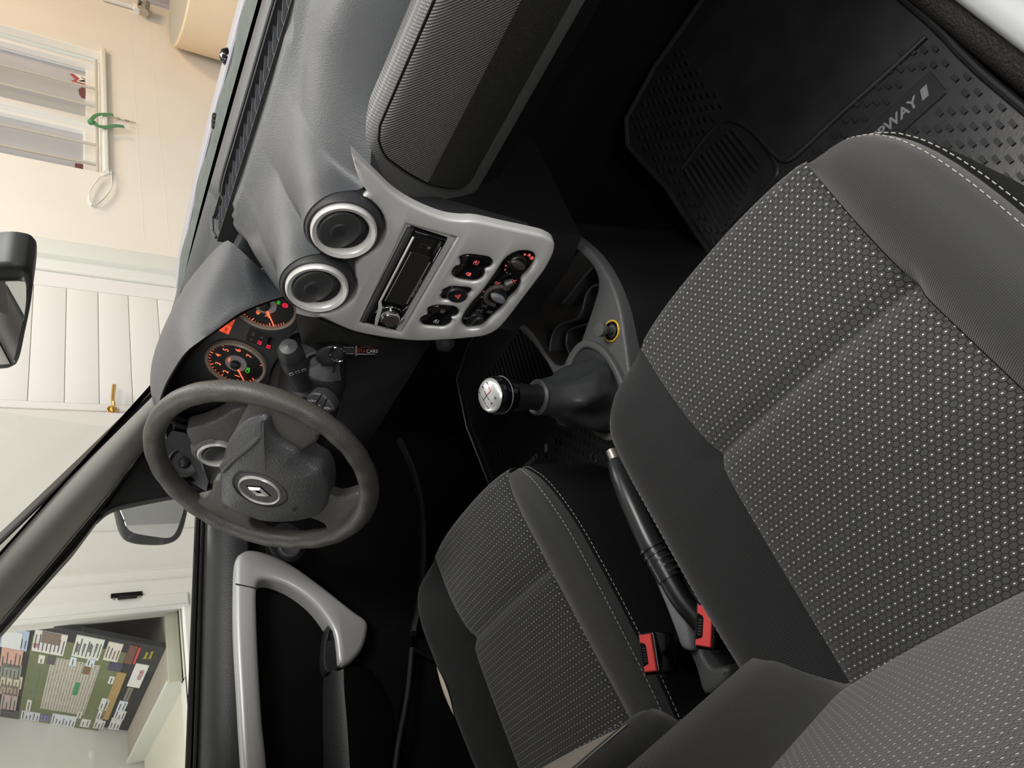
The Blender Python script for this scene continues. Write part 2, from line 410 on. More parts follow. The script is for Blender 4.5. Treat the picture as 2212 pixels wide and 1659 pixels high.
# plaster ridges on the wall under the window, and the vertical joint beside the door
S('trim_1', plate(wl, rect(dr_y1 - 0.005, yz(200, 535)[0], 0, 2.9), w0=-0.05, w1=0.02, bev=0.006), M['frame_green'])
S('trim_2', plate(wl, rect(yz(190, 1146)[0] - 0.006, yz(190, 1146)[0], 0, 2.9), w0=-0.01, w1=0.004, bev=0.001), M['wall_white'])
for k, px in enumerate((297, 345)):
    zz = yz(px, 300)[1]
    S('trim_%d' % (3 + k), plate(wl, rect(dr_y1 + 0.2, 6.5, zz - 0.002, zz + 0.002), w0=-0.01, w1=0.0005, bev=0.0002), M['wall'])

# --- the barred window (window_2) with its sill, sashes, panes and bars
fw = Frame((XW - 0.10, 0, 0), (0, 1, 0), (0, 0, 1))
wy = lambda x, y: fw.px(x, y)[0]
wz = lambda x, y: fw.px(x, y)[1]
jam = wy(200, 147)
winw = S('window_2', plate(fw, rect(win_y0 - 0.05, jam + 0.05, win_z - 0.04, 2.0),
         [rect(win_y0 + 0.005, wy(195, 284), wz(181, 330), 1.9), rect(wy(195, 262), jam - 0.012, wz(186, 200), 1.9)], w0=-0.05, w1=0, bev=0.006), M['frame_white'])
build('sash_rail', plate(fw, rect(wy(195, 275), wy(195, 262), win_z, 1.9), w0=-0.01, w1=0.025, bev=0.004), M['frame_white'], winw)
build('sash_rail', plate(fw, rect(jam - 0.02, jam + 0.02, win_z, 1.9), w0=-0.01, w1=0.03, bev=0.006), M['frame_white'], winw)
for a, b in ((win_y0, wy(195, 284) + 0.01), (wy(195, 262) - 0.01, jam)):
    build('pane', plate(fw, rect(a, b, wz(186, 300) - 0.02, 1.92), w0=-0.045, w1=-0.03, bev=0.001), M['pane'], winw, smooth=False)
build('reveal', plate(Frame((XW - 0.05, jam + 0.02, 0), (0, 1, 0), (0, 0, 1)), rect(0, win_y1 - jam - 0.02, win_z, 1.95), w0=-0.04, w1=0.0, bev=0.004), M['frame_green'], winw)
sz = yz(222, 250)[1]
build('window_sill', plate(wl, rect(win_y0 - 0.01, win_y1 + 0.02, yz(233, 250, 0.03)[1], sz + 0.005), w0=-0.16, w1=0.03, bev=0.008), M['frame_green'], winw)
fb = Frame((XW - 0.03, 0, 0), (0, 1, 0), (0, 0, 1))
by = lambda y: fb.px(209, y)[0]
bz = fb.px(209, 250)[1]
build('window_bar', tube([fb.p(by(131), bz), fb.p(by(373), bz)], 0.008, 8), M['bar'], winw)
for yy in (193, 231, 314, 356):
    build('window_bar', tube([fb.p(by(yy), bz), fb.p(by(yy), 1.95)], 0.008, 8), M['bar'], winw)
# stickers seen in the panes: a red and white M and two maroon ones
fp = Frame((XW - 0.128, 0, 0), (0, 1, 0), (0, 0, 1))
def sticker(name, pts, m, w, label):
    o = build(name, plate(fp, [fp.px(*p) for p in pts], w0=w, w1=w + 0.0015, bev=0.0003), m, None, smooth=False); return tag(o, label, 'sticker')
zz3 = lambda l: [(x / 3.859, y / 3.859) for x, y in l]
sticker('window_sticker', zz3([(580, 615), (610, 618), (665, 660), (640, 680), (712, 705), (712, 722), (580, 685), (628, 660)]), M['sticker_red'], 0.0, 'red chevron shaped sticker like a letter M low in the barred window')
sticker('window_sticker', zz3([(618, 618), (715, 645), (715, 660), (665, 640), (700, 672), (640, 680), (712, 690), (712, 702), (636, 684), (664, 660)]), M['frame_white'], 0.003, 'white M shaped sticker beside the red chevron in the barred window')
sticker('window_sticker', zz3([(655, 745), (680, 728), (716, 735), (716, 822), (680, 815), (660, 785)]), M['maroon'], 0.0, 'maroon blob shaped sticker below the white M on the window pane')
sticker('window_sticker', zz3([(625, 1360), (705, 1372), (705, 1418), (625, 1402)]), M['maroon'], 0.0, 'small maroon rectangular sticker in the corner of the left window pane')

# --- the white plank door (door_1) with a brass lever
dp = Frame((XW - 0.03, 0, 0), (0, 1, 0), (0, 0, 1))
d0, d1 = dp.px(200, 887)[0], dp.px(200, 600)[0]
p0, p1 = dp.px(200, 872)[0], dp.px(200, 630)[0]
door = S('door_1', plate(dp, rect(dr_y0 - 0.02, dr_y1 + 0.01, 0.02, 2.06), w0=-0.05, w1=-0.008, bev=0.002), M['plank'], smooth=False)
build('door_stile', plate(dp, rect(d0, p0 - 0.001, 0.03, 2.05), w0=-0.01, w1=0.002, bev=0.003), M['plank'], door)
build('door_stile', plate(dp, rect(p1 + 0.001, d1, 0.03, 2.05), w0=-0.01, w1=0.004, bev=0.003), M['plank'], door)
build('door_frame', plate(dp, rect(d1 + 0.003, dr_y1, 0.0, 2.05), w0=-0.02, w1=0.018, bev=0.004), M['frame_white'], door)
za, zb = dp.px(214, 800)[1], dp.px(63, 800)[1]; pit = (zb - za) / 2
k0 = int((za - 0.05) / pit)
pk = None
for k in range(-k0, 9):
    z0 = za + k * pit
    if pk is None: pk = build('plank', plate(dp, rect(p0, p1, z0 + 0.0012, z0 + pit - 0.0012), w0=-0.012, w1=0.001, bev=0.002), M['plank'], door); zk = z0
    else:
        c = pk.copy(); COL.objects.link(c); c.location = pk.location + Vector((0, 0, z0 - zk))
lv = thing('door_lever', 'brass lever handle on the white plank door', 'door handle', dp.p(dp.px(246, 886)[0], dp.px(246, 886)[1]))
a, b = dp.px(242, 890), dp.px(243, 848)
build('rose', plate(dp, ell(a[0] + 0.005, a[1], 0.022, 0.022, 20), w0=0.002, w1=0.012, bev=0.003), M['brass'], lv)
build('lever', tube(catmull([dp.p(a[0] + 0.005, a[1], 0.0), dp.p(a[0] + 0.007, a[1], 0.045), dp.p(a[0] + 0.03, a[1] + 0.003, 0.052), dp.p(b[0], b[1], 0.05)], 5), 0.0085, 10, flat=(1, 1)), M['brass'], lv)

# --- green ribbon with a key, tied to the window bars; and a coil of white wire on the wall
fr_ = Frame((XW + 0.02, 0, 0), (0, 1, 0), (0, 0, 1))
P_ = lambda l, c=0.018: [fr_.p(*fr_.px(x / 3.859, y / 3.859), c) for x, y in l]
rb = thing('key_ribbon', 'green ribbon with a small key hanging from the window bars', 'ribbon', P_([(760, 1040)])[0])
def band(pts, wd, m, name, parent):
    pts = catmull(pts, 5); rows = []
    for i, p in enumerate(pts):
        t = (pts[min(i + 1, len(pts) - 1)] - pts[max(i - 1, 0)]).normalized(); s = t.cross(Vector((1, 0, 0))).normalized() * wd / 2
        rows.append([p - s, p + s, p + s + Vector((0.002, 0, 0)), p - s + Vector((0.002, 0, 0))])
    return build(name, grid(rows, True), m, parent)
band(P_([(940, 980), (870, 975), (800, 985), (755, 1030), (760, 1060)]), 0.022, M['ribbon'], 'ribbon_end', rb)
band(P_([(735, 1040), (770, 1040), (810, 1075), (880, 1085), (960, 1075), (1030, 1082)], 0.020), 0.026, M['ribbon'], 'ribbon_end', rb)
build('knot', lathe(Frame(P_([(755, 1040)], 0.018)[0], (0, 1, 0), (0, 0, 1)), [(0.001, 0.016), (0.014, 0.01), (0.018, 0), (0.014, -0.01)], 12), M['ribbon'], rb)
build('key_chain', tube(P_([(940, 982), (975, 990), (1010, 1000), (1050, 1010)], 0.002), 0.0022, 6), M['steel'], rb)
build('key_ring', tube([fr_.p(fr_.px(256, 257)[0] + 0.010 * math.cos(t), fr_.px(256, 257)[1] + 0.010 * math.sin(t), 0.002) for t in [2 * PI * k / 16 for k in range(16)]], 0.0018, 6, True), M['steel'], rb)
build('key', join(tube(P_([(1060, 1012), (1130, 1025)], 0.002), 0.003, 6), boxf(Frame(P_([(1058, 1011)], 0.002)[0], (0, 1, 0), (0, 0, 1)), -0.008, 0.008, -0.012, 0.012, -0.001, 0.002)), M['steel'], rb)
cw = []
for k in range(3):
    cw += catmull(P_([(905, 1470 - 8 * k), (820, 1480 + 10 * k), (750, 1600), (735 + 8 * k, 1690), (800, 1710), (880, 1640), (930, 1560), (945 - 10 * k, 1430)], 0.003 * k), 6)
tag(build('wire_coil', tube(cw, 0.0024, 6), M['frame_green']), 'thin pale wire coiled below the corner of the barred window sill', 'wire')
# --- pipe, lilac band and concrete drum at the far end of the wall
Pw = lambda x, y, c=0.02: wl.p(*wl.px(x, y, c), c)
pp = thing('wall_pipe', 'thin white water pipe with an elbow high on the wall right of the window', 'pipe', Pw(300, 15))
build('pipe', tube([Pw(222, -4), Pw(288, 15)], 0.016, 10), M['wall_white'], pp)
build('elbow', tube([Pw(285, 13), Pw(294, 16), Pw(296, 24)], 0.024, 10), M['frame_white'], pp)
build('valve', tube([Pw(298, 4, 0.05), Pw(315, 9, 0.05), Pw(311, 27, 0.05)], 0.03, 10), M['steel'], pp)
S('trim_5', plate(wl, [wl.px(*p) for p in ((308, -14), (395, 12), (395, 30), (315, 6), (280, -14))], w0=0, w1=0.03, bev=0.004), M['lavender'])
dc = HX(420, -40, XW + 0.45); dtop = HX(391, 60, XW + 0.3).z
dr = thing('concrete_drum', 'beige round concrete drum with a grey top against the wall ahead of the car', 'drum', (XW + 0.44, HX(391, -20, XW + 0.34).y, 0))
dfr = Frame((XW + 0.44, HX(391, 20, XW + 0.3).y + 0.13, 0), (1, 0, 0), (0, 1, 0))
build('drum_side', lathe(dfr, [(0.42, 0), (0.42, dtop - 0.01), (0.41, dtop)], 48), M['drum'], dr)
build('drum_top', lathe(dfr, [(0.41, dtop), (0.30, dtop + 0.002), (0.001, dtop + 0.002)], 48), M['drum_top'], dr)

# --- display window (window_3) with the map board inside
fd = Frame((XW - 0.02, 0, 0), (0, 1, 0), (0, 0, 1))
q = lambda x, y: fd.px(x, y)
oy = q(240, 1270)[0]
dwin = S('window_3', plate(fd, rect(-1.4, oy, ds_z - 0.10, 2.2), [rect(-1.3, ds_y1 - 0.01, ds_z, 2.1)], w0=0.0, w1=0.045, bev=0.01), M['frame_white'])
build('casing', plate(fd, rect(oy - 0.004, oy + 0.05, ds_z - 0.15, 2.3), w0=0, w1=0.035, bev=0.012), M['frame_white'], dwin)
build('glazing_bead', plate(fd, rect(ds_y1 - 0.02, ds_y1 + 0.03, ds_z - 0.02, 2.1), w0=0.02, w1=0.055, bev=0.006), M['frame_white'], dwin)
build('pane', plate(fd, rect(-1.3, ds_y1, ds_z - 0.01, 2.1), w0=0.0, w1=0.004, bev=0.0003), M['side'], dwin, smooth=False)
lt = thing('window_latch', 'small black bolt latch on the white frame of the display window', 'latch', fd.p(*fd.px(275, 1290, 0.06), 0.045))
lf = Frame(fd.p(*fd.px(275, 1290, 0.06), 0.05), (0, 1, 0), (0, 0, 1))
la, lb = fd.px(241, 1292, 0.06), fd.px(310, 1287, 0.06); hl = abs(la[1] - lb[1]) / 2
build('back_plate', plate(lf, rrect(0, 0, 0.044, hl * 2, 0.003), w0=0, w1=0.004, bev=0.001), M['gloss_black'], lt)
build('bolt', tube([lf.p(0, -hl * 0.6, 0.009), lf.p(0, hl * 0.6, 0.009)], 0.006, 8), M['black'], lt)
for s in (-1, 1): build('screw', lathe(lf, [(0.0045, 0.004), (0.004, 0.007), (0.0005, 0.0075)], 10, 0, s * hl * 0.82), M['steel'], lt)
# alcove, with a lamp of its own over the board
area('display_lamp', (XW - 0.45, -0.25, 2.2), (0.4, 0.6), 9, (1.0, 0.97, 0.94))
bb = HX(354, 1403, XW - 0.10)                       # near bottom corner of the board
zf = bb.z - 0.005
far = hit(268, 1577, bb, (0, -0.93, 0.34))
S('wall_alcove_back', box(far.x - 0.14, far.x - 0.06, -1.6, bb.y + 0.8, 0.3, 2.6), M['wall_white'], smooth=False)
S('wall_alcove_side', box(far.x - 0.05, XW - 0.06, bb.y + 0.62, bb.y + 0.70, 0.3, 2.6), mat('alcove_shade', (0.10, 0.10, 0.10), 0.9), smooth=False)  # dark grey puts the alcove's shade into this wall's colour
yl = HZ(300, 1597, zf).y
S('trim_6', box(far.x - 0.02, XW - 0.075, yl, bb.y + 0.62, zf - 0.25, zf), mat('taupe_shelf', (0.40, 0.35, 0.30), 0.7), smooth=False)
S('trim_7', box(far.x - 0.02, XW - 0.075, yl - 0.012, yl - 0.001, zf - 0.25, zf + 0.006), M['frame_green'], smooth=False)
S('trim_8', box(far.x - 0.02, XW - 0.02, -1.5, yl - 0.012, ds_z - 0.06, ds_z - 0.02), mat('cream_ledge', (0.66, 0.63, 0.52), 0.6), smooth=False)
S('trim_9', join(box(XW - 0.082, XW - 0.021, yl - 0.02, bb.y + 0.7, ds_z - 0.06, ds_z + 0.0), box(XW - 0.074, XW - 0.068, yl - 0.012, bb.y + 0.7, ds_z - 0.05, zf + 0.001), box(XW - 0.03, XW - 0.012, yl - 0.02, ds_y1 + 0.02, ds_z - 0.03, ds_z + 0.004)), mat('cream_ledge', (0.66, 0.63, 0.52), 0.6), smooth=False)
bf = Frame(bb, (1, 0.0, 0), (-0.14, 0.34, 0.93))
board = thing('map_board', 'large map board edged with small adverts behind the display window glass', 'board', bf.p(-0.2, 0))
zb_ = lambda x, y, c=0.0: bf.px(x / 5.978, 1330 + y / 5.978, c)
c1, c2 = zb_(2120, 420), zb_(1600, 1480)
bw, bh = min(c2[0], -0.2), 0.75
build('backing', plate(bf, rect(c2[0], 0.012, -0.004, 0.80), w0=-0.02, w1=0, bev=0.002), mat('board_black', (0.03, 0.03, 0.035), 0.6), board, smooth=False)
def tile(name, A, B, col, lift=0.002):
    (u0, v0), (u1, v1) = zb_(*A), zb_(*B)
    m = bpy.data.materials.get('print_%d_%d_%d' % tuple(int(99 * c) for c in col)) or mat('print_%d_%d_%d' % tuple(int(99 * c) for c in col), col, 0.6)
    build(name, plate(bf, rect(min(u0, u1), max(u0, u1), min(v0, v1), max(v0, v1)), w0=-0.001, w1=lift, bev=0.0003), m, board, smooth=False)
    return (u0 + u1) / 2, (v0 + v1) / 2, abs(u1 - u0), abs(v1 - v0)
tile('map_field', (230, 1330), (1640, 480), (0.16, 0.18, 0.09), 0.001)
tile('map_town', (520, 1190), (1300, 640), (0.34, 0.31, 0.26))
tm_ = bpy.data.materials['print_33_30_25']; nt = tm_.node_tree; bk_ = nt.nodes.new('ShaderNodeTexBrick'); tcx = nt.nodes.new('ShaderNodeTexCoord'); mpx = nt.nodes.new('ShaderNodeMapping'); mpx.inputs['Rotation'].default_value = (PI / 2, 0, 0)
bk_.inputs['Scale'].default_value = 26; bk_.inputs['Mortar Size'].default_value = 0.035; bk_.inputs['Color1'].default_value = (0.30, 0.25, 0.20, 1); bk_.inputs['Color2'].default_value = (0.38, 0.34, 0.29, 1); bk_.inputs['Mortar'].default_value = (0.62, 0.60, 0.55, 1)
nt.links.new(tcx.outputs['Object'], mpx.inputs['Vector']); nt.links.new(mpx.outputs[0], bk_.inputs['Vector']); nt.links.new(bk_.outputs['Color'], nt.nodes['Principled BSDF'].inputs['Base Color'])
tile('map_town', (380, 1130), (520, 700), (0.14, 0.19, 0.11))
tile('map_park', (935, 1010), (1040, 860), (0.05, 0.28, 0.10), 0.003)
tile('map_park', (1060, 740), (1180, 660), (0.20, 0.12, 0.06), 0.003)
tile('map_road', (1400, 1340), (1520, 720), (0.42, 0.28, 0.12), 0.003)
ads = [((0, 390), (390, 200), (0.45, 0.52, 0.70)), ((20, 385), (300, 215), (0.72, 0.72, 0.74)), ((410, 440), (885, 250), (0.75, 0.70, 0.68)), ((530, 330), (800, 235), (0.22, 0.17, 0.14)),
       ((925, 510), (1360, 310), (0.72, 0.73, 0.68)), ((1330, 560), (1600, 365), (0.74, 0.66, 0.60)), ((1600, 600), (1790, 395), (0.22, 0.08, 0.06)), ((1745, 610), (1800, 400), (0.60, 0.08, 0.07)),
       ((1640, 900), (1930, 640), (0.78, 0.77, 0.76)), ((1590, 1080), (1730, 930), (0.25, 0.22, 0.18)), ((1500, 1215), (1660, 1110), (0.66, 0.72, 0.78)), ((1460, 1320), (1640, 1235), (0.74, 0.74, 0.75)),
       ((1395, 1450), (1590, 1335), (0.70, 0.69, 0.68)), ((1200, 1440), (1370, 1360), (0.72, 0.70, 0.68)), ((1030, 1420), (1180, 1345), (0.74, 0.70, 0.68)), ((650, 1390), (1000, 1305), (0.66, 0.68, 0.74)),
       ((525, 1345), (640, 1285), (0.20, 0.17, 0.42)), ((265, 1325), (525, 1255), (0.64, 0.64, 0.72)), ((0, 1300), (250, 1225), (0.12, 0.11, 0.11)), ((0, 640), (310, 440), (0.62, 0.36, 0.30)),
       ((0, 780), (290, 640), (0.28, 0.30, 0.26)), ((0, 900), (300, 790), (0.62, 0.54, 0.42)), ((0, 1000), (260, 910), (0.40, 0.30, 0.22)), ((0, 1210), (240, 1010), (0.50, 0.38, 0.38)),
       ((890, 630), (1000, 540), (0.66, 0.74, 0.78)), ((1110, 640), (1240, 560), (0.66, 0.74, 0.80)), ((490, 600), (590, 510), (0.72, 0.70, 0.68)), ((600, 610), (730, 530), (0.12, 0.10, 0.10)),
       ((1385, 690), (1600, 620), (0.07, 0.06, 0.14)), ((1390, 865), (1490, 785), (0.72, 0.70, 0.70)), ((1270, 1200), (1430, 1075), (0.72, 0.72, 0.70)), ((1235, 1335), (1370, 1225), (0.72, 0.72, 0.70)),
       ((330, 1215), (420, 1085), (0.66, 0.65, 0.60)), ((985, 1310), (1070, 1240), (0.70, 0.64, 0.58))]
for i, (A, B, colr) in enumerate(ads): tile('advert', A, B, colr, 0.0045 if i in (1, 3, 7) else 0.003)
def tile_box(A, B):
    (u0, v0), (u1, v1) = zb_(*A), zb_(*B)
    return (u0 + u1) / 2, (v0 + v1) / 2, abs(u1 - u0), abs(v1 - v0)
def btext(s, x, y, size, m, **k): text('lettering', s, size, bf.sub(*zb_(x, y, 0.005), 0.005), m, board, **k)
btext('HG', 462, 385, 0.022, M['print_red']); btext('VITACARS', 1815, 770, 0.020, M['print_red'])
btext('Vamonos', 1880, 515, 0.017, M['yellow_print']); btext('Zamorano', 1945, 510, 0.017, M['yellow_print'])
rng = random.Random(3)
ink = []
for i, (A, B, colr) in enumerate(ads):
    if i in (1, 3, 7, 8): continue
    u, v, wdt, hgt = tile_box(A, B)
    n = max(1, int(hgt / 0.012))
    for k in range(n):
        vv = v - hgt / 2 + hgt * (k + 0.6) / (n + 0.2); l = wdt * rng.uniform(0.3, 0.8); u0 = u - wdt / 2 + wdt * rng.uniform(0.08, 0.15)
        ink.append(boxf(bf, u0, u0 + l, vv - 0.0018, vv + 0.0018, 0.002, 0.0036))
build('print_lines', join(*ink), M['ink'], board, smooth=False, kind='stuff')
for k in range(4):
    (u0, v0) = zb_(1000 + 80 * k, 420, 0.005)
    build('print_lines', plate(bf, rect(u0 - 0.035, u0 + 0.035, v0 - 0.003, v0 + 0.003), w0=0.0, w1=0.0055, bev=0.0002), M['print_dim'], board, smooth=False)

# ================================================================== car body shell
S('floor_pan', join(box(-0.72, 0.72, -2.2, 0.45, 0.28, 0.32)), M['carpet'], smooth=False)
S('floor_toe_board', grid([[(x, y, z) for x in (-0.72, 0.72)] for y, z in ((0.44, 0.32), (0.55, 0.36), (0.72, 0.56), (0.76, 0.80), (0.74, 1.00))]), M['carpet'])
S('wall_footwell_left', box(-0.74, -0.71, 0.0, 0.75, 0.3, 0.98), M['carpet'], smooth=False)
S('wall_footwell_right', box(0.70, 0.73, 0.14, 0.75, 0.3, 0.98), M['carpet'], smooth=False)
S('wall_rear', box(-0.74, 0.72, -2.2, -2.15, 0.3, 1.2), M['carpet'], smooth=False)
# roof with headliner; the windscreen header is its front edge
S('ceiling_headliner', grid([[(x, y, 1.545 - 0.10 * (x / 0.62) ** 2 - (0.06 if y > -0.30 else 0.02 if y > -0.5 else 0)) for x in [-0.62 + 0.062 * k for k in range(19)]] for y in (-2.2, -1.2, -0.6, -0.36, -0.19)]), M['headliner'])
S('trim_10', box(-0.76, -0.70, -0.92, -0.80, 0.9, 1.42), M['pillar'], smooth=False)     # driver's side centre pillar
S('trim_11', tube(catmull([(-0.655, -0.25, 1.42), (-0.64, -0.6, 1.49), (-0.64, -1.2, 1.50), (-0.66, -2.1, 1.42)], 5), 0.03, 8), M['seal'])

# windshield (window_1): pane with a black printed band along its foot
YB, ZB = 0.385, 1.092
wsl = Vector((0, -0.62, 0.40))
def ws(x, t, lift=0.0): return Vector((x, 0.440 - 0.10 * (abs(x) / 0.62) ** 3, 1.074)) + wsl * t + Vector((0, 0.54, 0.84)) * lift
xs_ = [-0.60 + 0.06 * k for k in range(21)]
win = S('window_1', grid([[ws(x, t) for x in xs_] for t in (0.0, 0.25, 0.5, 0.75, 1.0)]), M['wind'])
build('frit_band', join(grid([[ws(x, t, -0.003) for x in xs_] for t in (0.0, 0.025, 0.050)]), grid([[ws(-0.605 + 0.03 * a, t, -0.003) for a in (0, 0.6)] for t in (0.0, 0.5, 1.0)])), M['matt_black'], win)
build('foot_seal', tube([ws(x, 0.0, -0.006) + Vector((0, -0.004, -0.004)) for x in xs_], 0.009, 8), M['seal'], win)

# bonnet, scuttle and washer jet outside the glass
hood = thing('car_bonnet', 'pale silver bonnet edge seen beyond the foot of the windshield', 'car part', (0, 0.8, 0.95))
hg = [[(x, y - 0.12 * (abs(x) / 0.7) ** 3, z) for x in xs_] for y, z in ((0.640, 1.03), (0.645, 1.054), (0.68, 1.058), (0.85, 1.01), (1.30, 0.88))]
build('bonnet_panel', grid(hg), M['hood'], hood)
build('bonnet_lip', tube([(x, 0.643 - 0.12 * (abs(x) / 0.7) ** 3, 1.055) for x in xs_], 0.004, 6), M['lavender'], hood)
cow = thing('scuttle_panel', 'weathered grey-green plastic scuttle panel at the foot of the windshield', 'car part', (0, 0.48, 1.05))
build('grille', grid([[(x, y - 0.12 * (abs(x) / 0.7) ** 3, z + 0.003 * math.sin(x * 37)) for x in [-0.6 + 0.02 * k for k in range(63)]] for y, z in ((0.475, 1.066), (0.51, 1.076), (0.57, 1.070), (0.63, 1.04))]), M['cowl'], cow)
for px, py in ((464, 252), (463, 262), (463, 271)):
    h_ = HZ(px, py, 1.077)
    build('drain_hole', lathe(Frame(h_, (1, 0, 0), (0, 1, 0)), [(0.007, 0), (0.006, 0.004), (0.004, 0.004), (0.003, 0.001), (0.0005, 0.001)], 12), M['seal'], cow)
jet_o = HZ(487, 121, 1.058)
tag(build('washer_jet', lathe(Frame(jet_o - Vector((0, 0, 0.006)), (1, 0, 0), (0, 1, 0)), [(0.016, 0), (0.016, 0.006), (0.011, 0.014), (0.0005, 0.017)], 16), M['gloss_black']), 'small round black washer jet on the bonnet edge', 'washer jet')

# driver's side windscreen pillar
pil = thing('windshield_pillar', 'grey cloth covered windshield pillar on the driver side', 'pillar', (-0.63, 0.1, 1.1))
eA = [HX(334, 852, -0.60), HX(200, 985, -0.60), HX(100, 1082, -0.60), HX(0, 1178, -0.60), HX(-150, 1322, -0.60)]
eB = [HX(318, 962, -0.675), HX(245, 1058, -0.675), HX(130, 1195, -0.675), HX(20, 1325, -0.675), HX(-110, 1480, -0.675)]
ea, eb = resample(eA, 14), resample(eB, 14)
rows = []
for p, r in zip(ea, eb):
    d = (r - p); nrm = Vector((0.80, -0.45, 0.0)).normalized()
    row = [p + d * t + nrm * (0.030 * math.sin(PI * (0.04 + 0.96 * t)) ** 0.8) for t in [k / 12 for k in range(13)]]
    rows.append(row)
build('pillar_cover', grid(rows), M['pillar'], pil)
build('glass_seal', join(tube([p + Vector((-0.004, 0.004, 0.0)) for p in ea], 0.006, 8), grid([[p, p + Vector((-0.012, 0.02, 0.008)), r + Vector((0.0, 0.05, 0.02)), r] for p, r in zip(ea, eb)])), M['seal'], pil)

# ================================================================== driver's door
dd = thing('driver_door', 'black driver door with silver grab handle and armrest', 'car door', (-0.70, -0.35, 0.4))
DX = -0.70
bel = lambda y: 1.026 - 0.108 * (y - 0.02)
ys_ = [0.24 - 0.08 * k for k in range(17)]
prof = [(-0.735, -0.03), (-0.722, 0.000), (-0.712, 0.004), (-0.690, 0.001), (-0.672, -0.008), (-0.658, -0.024), (-0.650, -0.045), (-0.650, -0.062), (-0.662, -0.070)]
build('belt_pad', grid([[(x, y, bel(y) + z - 0.012) for x, z in prof] for y in ys_]), M['door_plastic'], dd)
build('belt_seal', join(tube([(-0.722, y, bel(y) + 0.002) for y in ys_], 0.007, 8), tube([(-0.708, y, bel(y) - 0.004) for y in ys_], 0.004, 8)), M['gloss_black'], dd)
build('door_skin', grid([[(x, y, z if z < 0.95 else bel(y) + z - 1.02) for z, x in ((0.96, -0.668), (0.90, -0.676), (0.80, -0.682), (0.70, -0.676), (0.60, -0.668), (0.50, -0.668), (0.40, -0.675))] for y in ys_]), M['door_cloth'], dd)
build('window_glass', join(grid([[(-0.728 + 0.10 * k / 6 * 0.9, y, bel(y) - 0.01 + 0.42 * k / 6) for y in ys_] for k in range(7)])), M['side'], dd)
# black window frame beside the pillar and the triangular sail cover with its tweeter
rows = []
for p, r in zip(eb, resample([HX(240, 1082, -0.70), HX(160, 1190, -0.70), HX(80, 1278, -0.70), HX(0, 1370, -0.70), HX(-120, 1500, -0.70)], 14)):
    rows.append([p + Vector((0.004, -0.002, 0)), p.lerp(r, 0.35) + Vector((0.012, -0.008, 0)), p.lerp(r, 0.45), p.lerp(r, 0.9) + Vector((0.01, -0.006, 0)), r, r + Vector((-0.02, 0.0, 0))])
build('window_frame', grid(rows), M['seal'], dd)
sf = Frame((-0.675, 0, 0), (0, 1, 0), (0, 0, 1))
sail = [sf.px(*p) for p in ((212, 1118), (262, 1040), (318, 960), (352, 968), (395, 1010), (446, 1038), (446, 1056), (385, 1066), (300, 1082), (250, 1094), (228, 1106))]
build('sail_cover', plate(sf, smooth2(sail, 3), w0=-0.02, w1=0.0, bev=0.006), M['black'], dd)
# silver grab handle: one closed trim running along the belt, bending down to the armrest
gf = Frame((-0.64, 0, 0), (0, 1, 0), (0, 0, 1))
outer = [gf.px(*p) for p in ((540, 1900), (522, 1659), (513, 1500), (507, 1380), (506, 1280), (509, 1215), (520, 1196), (545, 1190), (590, 1202), (640, 1228), (700, 1272), (760, 1320), (790, 1342), (793, 1365), (783, 1400), (762, 1428), (742, 1442), (728, 1438))]
inner = [gf.px(*p) for p in ((726, 1410), (721, 1375), (708, 1348), (675, 1306), (630, 1272), (588, 1255), (562, 1256), (554, 1275), (554, 1330), (558, 1430), (566, 1560), (576, 1659), (592, 1900))]
sm = [(p.x, p.y) for p in catmull([(a, b, 0) for a, b in outer], 4)] + [(p.x, p.y) for p in catmull([(a, b, 0) for a, b in inner], 4)]
build('grab_handle', plate(gf, sm, w0=-0.030, w1=0.008, bev=0.010), M['silver'], dd, angle=0.9)
build('handle_joint', tube([gf.p(*gf.px(506, 1266), 0.0085), gf.p(*gf.px(553, 1276), 0.0085)], 0.0012, 6), M['seal'], dd)
# armrest under the handle, its switch plate and the lower pocket
arm = []
for x1, x2, x3, y in ((700, 735, 800, 1446), (697, 737, 835, 1500), (697, 742, 850, 1560), (699, 748, 850, 1659), (703, 756, 850, 1800)):
    a = HX(x1, y, -0.672); b = HX(x2, y, -0.618); c = HX(x3, y, -0.655)
    arm.append([a, a.lerp(b, 0.5) + Vector((0, 0, 0.003)), b + Vector((-0.006, 0, 0.002)), b + Vector((0.0, 0, -0.006)), b.lerp(c, 0.5) + Vector((0.008, 0, -0.01)), c])
arm = [[catmull([r[k] for r in arm], 4)[i] for k in range(6)] for i in range(17)]
build('armrest', grid([r[:4] for r in arm]), M['door_plastic'], dd, angle=1.2)
build('armrest_face', grid([r[3:] for r in arm]), M['door_cloth'], dd, angle=1.2)
af = Frame((-0.655, 0, 0), (0, 1, 0), (0, 0, 1))
lowp = [af.px(*p) for p in ((796, 1340), (850, 1348), (893, 1366), (894, 1400), (884, 1470), (866, 1560), (852, 1700), (800, 1800), (752, 1800), (742, 1560), (738, 1448), (765, 1430), (785, 1400))]
build('armrest_panel', plate(af, smooth2(lowp, 2), w0=-0.03, w1=-0.004, bev=0.006), M['door_cloth'], dd)
swp = [af.px(*p) for p in ((707, 1352), (697, 1385), (694, 1430), (698, 1452), (708, 1458), (740, 1443), (728, 1410), (722, 1378))]
build('switch_plate', plate(af, smooth2(swp, 3), w0=-0.01, w1=0.014, bev=0.002), M['dash_dark'], dd)
build('window_switch', plate(af, [af.px(*p) for p in ((705, 1362), (713, 1372), (708, 1390), (699, 1390))], w0=0.002, w1=0.0165, bev=0.001), M['black'], dd)
